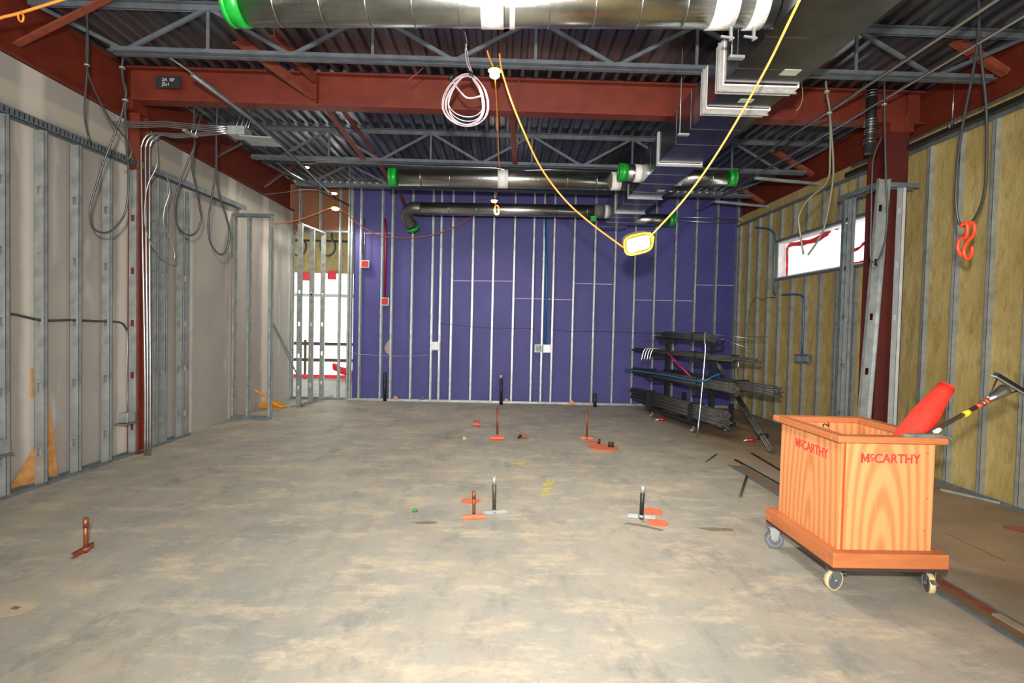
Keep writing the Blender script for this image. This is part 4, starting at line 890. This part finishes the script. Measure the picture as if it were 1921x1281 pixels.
def caster(parent, c, r, wd, axis, tyre, hub, forkm, zt, label=None, brake=False):
    axis = V(axis).normalized(); fwd = axis.cross(V((0, 0, 1))); c = V(c)
    f_ = bpy.data.objects.new('caster', None); sc.collection.objects.link(f_); f_.parent = parent; base = V((0, 0, 0)); q = parent
    while q is not None: base += q.location; q = q.parent
    f_.location = V((c.x, c.y, 0))-base
    k_ = .90 if brake else .76
    MB().ring(c, axis, r*k_, r, wd, 32).build('tyre', tyre, f_)
    MB().tube([c-axis*wd*.47, c+axis*wd*.47], r*k_-.0003, 32).build('hub', hub, f_)
    MB().ring(c, axis, r*.70, r*.76, wd*.97, 32).ring(c, axis, .004, r*.2, wd*1.05, 16).build('hub_ring', forkm, f_)
    mb = MB()
    for s_ in (-1, 1):
        o_ = c+axis*s_*(wd/2+.006); mb.prism([o_-fwd*.022-axis*.002, o_+fwd*.022-axis*.002, o_+fwd*.035+V((0, 0, zt-c.z-.012))-axis*.002, o_-fwd*.035+V((0, 0, zt-c.z-.012))-axis*.002], axis*.004)
    mb.obox(V((c.x, c.y, zt-.012))-axis*(wd/2+.01)-fwd*.045, axis*(wd+.02), fwd*.09, V((0, 0, .008)))
    mb.tube([c-axis*(wd/2+.014), c+axis*(wd/2+.014)], .009, 10); mb.build('fork', forkm, f_)
    MB().obox(V((c.x, c.y, zt-.0035))-axis*.05-fwd*.05, axis*.10, fwd*.10, V((0, 0, .0034))).build('mounting_plate', forkm, f_)
    if brake: MB().bar(c-fwd*(r*.4)+V((0, 0, r*.65)), c-fwd*(r+.03)+V((0, 0, r*.45)), .03, .006).build('brake_pedal', zinc, f_)
    return f_
for s in (-.7, .7):
    for t in (-.3, .3): caster(rk, RK(s, t, .062), .062, .04, n_, rubber, tan_t, rackm, .134)
def bundle(label, p, q, nx, nz, r, mt, jitter=.06, straps=(.2, .75), sq=1.0):
    p, q = V(p), V(q); t = thing('conduit_bundle', label, 'conduit bundle', (p+q)/2); ax = (q-p).normalized(); sx = ax.cross(V((0, 0, 1))).normalized(); sz = sx.cross(ax); first = None
    proto = None
    L = (q-p).length
    for i in range(nx):
        for k in range(nz):
            off = sx*((i-(nx-1)/2)*2.02*r+(r if k % 2 else 0))+sz*((k-(nz-1)/2)*1.76*r)
            if nx > 2 and nz > 2 and (i in (0, nx-1)) and (k in (0, nz-1)): continue
            sh = ax*random.uniform(-jitter, jitter)
            if proto is None:
                mb = MB().tube([p+off+sh, q+off+sh], r*.985, 8); proto = mb.build('conduit', mt, t, origin=(p+off+sh)); p0_ = p+off+sh
                base = proto.location.copy()-p0_
            else:
                c = proto.copy(); sc.collection.objects.link(c); c.parent = t; c.location = base+p+off+sh
    H = nz*.9*r+.012; W_ = nx*1.01*r+r*.6+.012
    for s_ in straps:
        c = p.lerp(q, s_)
        mb = MB(); a = [sx*W_+sz*H, -sx*(W_-r*.6)+sz*H, -sx*(W_-r*.6)-sz*H, sx*W_-sz*H]
        for j in range(4): mb.bar(c+a[j], c+a[(j+1) % 4], .02, .004, up=ax if abs(ax.dot((a[(j+1) % 4]-a[j]).normalized())) < .9 else (0, 0, 1))
        mb.build('strap', blackm, t)
    return t
bundle('big grey conduit bundle on the bottom of the rack, facing the room', RK(-1.55, -.22, .33), RK(1.42, -.22, .33), 6, 8, .0165, darkcond)
bundle('grey conduit bundle on the bottom of the rack, wall side', RK(-.9, .2, .27), RK(.75, .2, .27), 5, 4, .0165, darkcond)
bundle('grey conduit bundle on the middle arms, facing the room', RK(-1.6, -.20, .78), RK(1.55, -.18, .80), 6, 5, .0155, darkcond)
bundle('grey conduit bundle on the middle arms, wall side, sticking out farthest', RK(-1.1, .2, .79), RK(1.9, .26, .79), 6, 5, .0155, darkcond)
bundle('grey conduit bundle on the third arms of the rack', RK(-1.65, -.18, 1.20), RK(1.4, -.16, 1.21), 5, 3, .0155, darkcond)
bundle('thin grey conduit bundle on the third arms, wall side', RK(-.6, .2, 1.19), RK(1.5, .22, 1.19), 4, 3, .014, darkcond)
bundle('short thick bundle on top of the rack', RK(-1.0, -.02, 1.50), RK(.75, -.02, 1.50), 5, 4, .017, darkcond, .01)
bundle('leaning conduit bundle propped from the rack down to the floor', PY(1385, 745, 7.75), PF(1449, 848, .03)+V((0, 0, .01)), 3, 3, .014, darkcond, .01, (.75,))
bundle('short tilted conduit bundle showing behind the middle arms', PY(1337, 668, 8.45), PY(1360, 702, 8.3), 3, 2, .014, darkcond, .01, ())
for i, (a, b, c_, d) in enumerate(((1205, 631, 1240, 628), (1322, 626, 1437, 637), (1330, 628, 1410, 655), (1325, 631, 1440, 632))):
    pipe('thin_rod', [PY(a, b, 8.8), PY(c_, d, 8.3)], .005, emt if i != 3 else darkcond, ['thin silver rod end poking left from the rack top', 'thin silver rod poking right from the rack top', 'thin silver rod drooping right from the rack top', 'dark thin rod poking right from the rack top'][i], 'rod')
hp = []
for i in range(4):
    x_ = 1203+i*5
    pipe('hooked_conduit', [PY(x_+22, 655, 8.95), PY(x_+10, 653, 8.95), PY(x_+4, 660, 8.95), PY(x_, 678-(i % 2)*2, 8.95)], .010, emt, ['leftmost', 'second from left', 'third from left', 'rightmost'][i]+' of four bright conduit ends curving down from the rack', 'conduit', 4)
b0 = PF(1308, 820, .0); pipe('bent_conduit', [b0, PY(1316, 740, 8.0), PY(1323, 658, 8.03), PY(1322, 640, 8.05), PY(1323, 622, 8.1)], .0135, emt, 'tall bright conduit with a kink leaning against the front of the rack', 'conduit', 4)
pipe('blue_conduit', [PY(1173, 693, 10.0), PY(1240, 702, 8.9), PY(1300, 713, 8.1), PY(1322, 714, 7.9), PY(1338, 706, 7.9), PY(1352, 701, 7.95)], .014, bluecond, 'bright blue bent conduit lying on the middle arms of the rack', 'conduit', 4)
pipe('red_strap', [PY(1253, 662, 9.0), PY(1275, 685, 8.8), PY(1297, 708, 8.6)], .02, redcond, 'dark red conduit slanting between the rack levels', 'conduit')
pipe('rod_piece', [PY(1386, 672, 8.0), PY(1384, 700, 8.0)], .009, emt, 'short bright rod hanging at the right end of the rack', 'rod')

# ================================================================== PLYWOOD CART
cx0, cx1, cy0, cy1 = 2.10, 2.685, 3.22, 3.92
ca = thing('plywood_cart', 'orange plywood box cart on four casters, stencilled in red, at right', 'cart', ((cx0+cx1)/2, (cy0+cy1)/2, 0))
T = .018
pf = MB().box(cx0+T, cx1, cy0, cy0+T, .20, .945).build('front_panel', 'fir', ca, origin=((cx0+cx1)/2-.02, cy0, .1))
plf = MB().box(cx0, cx0+T, cy0, cy1, .20, .945).build('side_panel', 'fir', ca, origin=(cx0, cy0+.32, .25))
MB().box(cx1-T, cx1, cy0+T+.0005, cy1, .20, .945).build('side_panel', 'fir', ca, origin=(cx1, cy0+.3, .3))
MB().box(cx0+T+.0005, cx1-T-.0005, cy1-T, cy1, .20, .945).build('back_panel', 'fir', ca, origin=(cx0+.2, cy1, .2))
MB().box(cx0+T+.001, cx1-T-.001, cy0+T+.001, cy1-T-.001, .20, .218).build('floor_panel', 'fir', ca)
MB().box(cx0+T-.002, cx0+T+.012, cy0-.0015, cy0-.0002, .20, .945).build('orange_edge', orangeplastic, ca)
def rimset(z0, z1, o, i, nm, mt_):
    MB().box(cx0-o, cx1+o, cy0-o, cy0-i, z0, z1).build(nm, mt_, ca, .004); MB().box(cx0-o, cx1+o, cy1+i, cy1+o, z0, z1).build(nm, mt_, ca, .004)
    MB().box(cx0-o, cx0-i, cy0-i+.0005, cy1+i-.0005, z0, z1).build(nm, mt_, ca, .004); MB().box(cx1+i, cx1+o, cy0-i+.0005, cy1+i-.0005, z0, z1).build(nm, mt_, ca, .004)
rimset(.945, .985, .045, -.03, 'top_rim', trimwood)
rimset(.185, .275, .065, .001, 'base_skirt', trimwood)
MB().box(cx0-.06, cx1+.06, cy0-.06, cy1+.06, .165, .1845).build('base_board', mat('dark_underside_board', srgb(60, 36, 26), .7), ca)
for (x_, y_, ax_, br) in ((2.115, 3.27, (.296, -.954, 0), True), (2.70, 3.24, (-.94, .34, 0), True), (2.065, 3.90, (-.35, -.94, 0), False), (2.66, 3.88, (1, .3, 0), False)):
    f_ = caster(ca, (x_, y_, .0635), .0635, .032, ax_, tan_t if br else rubber, rubber, zinc, .165, None, br)
redst = mat('red_stencil_paint', srgb(176, 24, 38), .6, 0, srgb(196, 60, 50), 60)
def fit_text(parent, txt, c, xdir, wd, ht, bold=.014):
    ob, w0 = text_obj('lettering', txt, 1.0, redst, parent, frameM(c, xdir, (0, 0, 1)), bold)
    xd = V(xdir).normalized(); zs = [v.co.z for v in ob.data.vertices]; h0_ = max(zs)-min(zs); zm = (max(zs)+min(zs))/2
    for v in ob.data.vertices:
        t_ = v.co.dot(xd); z = v.co.z; v.co = v.co+xd*(t_*wd/w0-t_); v.co.z = (z-zm)*ht/h0_
    return ob
def stencil_text(parent, c, xdir, W_, H_):
    xd = V(xdir).normalized(); z_ = V((0, 0, 1))
    def at(u, v): return V(c)+xd*(u-.5)*W_+z_*(v-.5)*H_
    nr = xd.cross(z_); mb = MB(); e_ = nr*.0016; o_ = -nr*.0008
    for P4 in (((.0, 0), (.032, 0), (.032, 1), (.0, 1)), ((.108, 0), (.14, 0), (.14, 1), (.108, 1)), ((.036, 1), (.036, .55), (.066, .05), (.066, .5)), ((.104, 1), (.104, .55), (.074, .05), (.074, .5))):
        mb.prism([at(a_, b_)+o_ for a_, b_ in P4], e_)
    mb.build('lettering', redst, parent)
    fit_text(parent, 'c', at(.185, .68), xdir, .065*W_, .6*H_)
    nrm = xd.cross(z_); o = at(.15, .2); MB().obox(o-nrm*.0008, xd*.07*W_, nrm*.0016, z_*H_*.1).build('lettering', redst, parent)
    fit_text(parent, 'CARTHY', at(.615, .5), xdir, .77*W_, H_)
p_, q_ = PY(1615, 860, cy0), PY(1727, 860, cy0)
stencil_text(pf, V(((p_.x+q_.x)/2, cy0-.0012, PY(1670, 860, cy0).z)), (1, 0, 0), q_.x-p_.x, .058)
p_, q_ = PX(1493, 832, cx0), PX(1554, 848, cx0)
stencil_text(plf, V((cx0-.0012, (p_.y+q_.y)/2, (p_.z+q_.z)/2)), (0, -1, 0), abs(p_.y-q_.y), .064)
for (x_, z_) in ((2.14, .90), (2.64, .88), (2.65, .6), (2.66, .3), (2.15, .55), (2.64, .4)):
    MB().tube([(x_, cy0-.0008, z_), (x_, cy0-.0001, z_)], .003, 8).build('screw_head', hole, pf)
text_obj('ink_writing', '2 of 2', .07, blackm, ca, frameM((2.42, cy1-T-.0012, .86), (0, 0, 1), (-1, 0, 0)), .001)
# sleeve of orange mesh standing in the cart
bt = PY(1775, 727, 3.46); cc_ = PY(1711, 812, 3.41); bb = cc_+(cc_-bt)*((cc_.x-2.23)/(bt.x-cc_.x))
bgt = thing('mesh_sleeve_roll', 'bright orange-red rolled mesh sleeve standing in the plywood cart', 'roll', bb)
axb = (bt-bb); P_ = [bb+axb*t_ for t_ in (0, .3, .5, .66, .78, .88, .95, 1.0)]
mb = MB().tube(P_, [.078, .08, .08, .08, .078, .062, .052, .048], 28)
for i, v in enumerate(mb.v): mb.v[i] = v+V((random.uniform(-.003, .003),)*3)
mb.build('rolled_mesh', bagm, bgt)
MB().ring(bt+axb.normalized()*.004, axb, .026, .047, .012, 24).build('open_end', bagm, bgt)
# magnetic sweeper / floor scraper
h0 = PY(1752, 812, 3.275); h1 = PY(1843, 757, 3.33)
ax2 = (h1-h0).normalized(); low = h0-ax2*.42; low.y = 3.262
bz = thing('long_handled_scraper', 'long-handled floor tool with wide black head leaning out of the cart', 'scraper', low)
MB().tube([low, h1], .0135, 14).build('handle_tube', mat('brown_grey_handle', srgb(78, 66, 62), .35, .3), bz)
MB().tube([h0+ax2*.005, h0+ax2*.05], .0142, 14).build('white_band', whitebox, bz)
mid = h0.lerp(h1, .62); MB().tube([mid, mid+ax2*.04], .0185, 14).build('yellow_sticker', mat('yellow_sticker', srgb(235, 205, 40), .4), bz)
MB().tube([h1-ax2*.05, h1-ax2*.005], .018, 14).tube([h1+ax2*.012, h1+ax2*.045], .02, 14).build('orange_collar', mat('orange_collar', srgb(180, 72, 34), .4), bz)
MB().tube([h1-ax2*.005, h1+ax2*.012], .021, 14).build('chrome_clamp', emt, bz)
k1 = h1+ax2*.045; k2 = h1+ax2*.16
MB().tube([k1, k1.lerp(k2, .5), k2, k2+ax2*.03], [.018, .026, .036, .04], 18).build('chrome_neck', emt, bz)
ha, hb = PY(1868, 703, 3.32), PY(1926, 738, 3.44); hdv = (hb-ha).normalized(); up_ = ax2
MB().bar(ha, hb, .03, .03, up=up_).bar(ha+up_*.016, hb+up_*.016, .012, .012, up=up_).build('blade_head', blackm, bz)
MB().bar(ha-up_*.018, hb-up_*.018, .034, .010, up=up_).build('bolt_strip', galv, bz)
for e in (ha.lerp(hb, .12), ha.lerp(hb, .78)): MB().tube([k1, e-up_*.02], .0045, 8).build('brace_wire', blackm, bz)
# glove on the rim
gl = MB(); gp = [PY(1733, 812, 3.22), PY(1745, 814, 3.19), PY(1757, 817, 3.16), PY(1768, 822, 3.15)]
for p in gp: p.z = .988
gpts = [V((2.50, 3.20, .992)), V((2.57, 3.19, .996)), V((2.63, 3.18, .994)), V((2.68, 3.165, .988))]
gv = MB(); gx = [(2.46, .02), (2.52, .04), (2.58, .05), (2.64, .05), (2.69, .045)]
top = []; 
for (x_, hw) in gx: top.append((x_, hw))
for i in range(len(top)-1):
    (a, h1_), (b, h2_) = top[i], top[i+1]
    gv.quadbox([(a, 3.195-h1_*.5, .9855), (b, 3.19-h2_*.5, .9855), (b, 3.19+h2_*.6, .9855), (a, 3.195+h1_*.6, .9855), (a, 3.195-h1_*.3, 1.004), (b, 3.19-h2_*.3, 1.006), (b, 3.19+h2_*.4, 1.008), (a, 3.195+h1_*.4, 1.004)])
gl_t = thing('work_glove', 'grey work glove draped over the front rim of the cart', 'glove', (2.6, 3.18, .985))
gv.build('palm', towelm, gl_t)
for i, y_ in enumerate((.0, .013, .026, .039)):
    MB().tube(smooth([(2.675, 3.172+y_, .992), (2.72, 3.165+y_*.9, .992), (2.738, 3.162+y_*.9, .975-i*.002)], 3), .0065, 7).build('finger', towelm, gl_t)
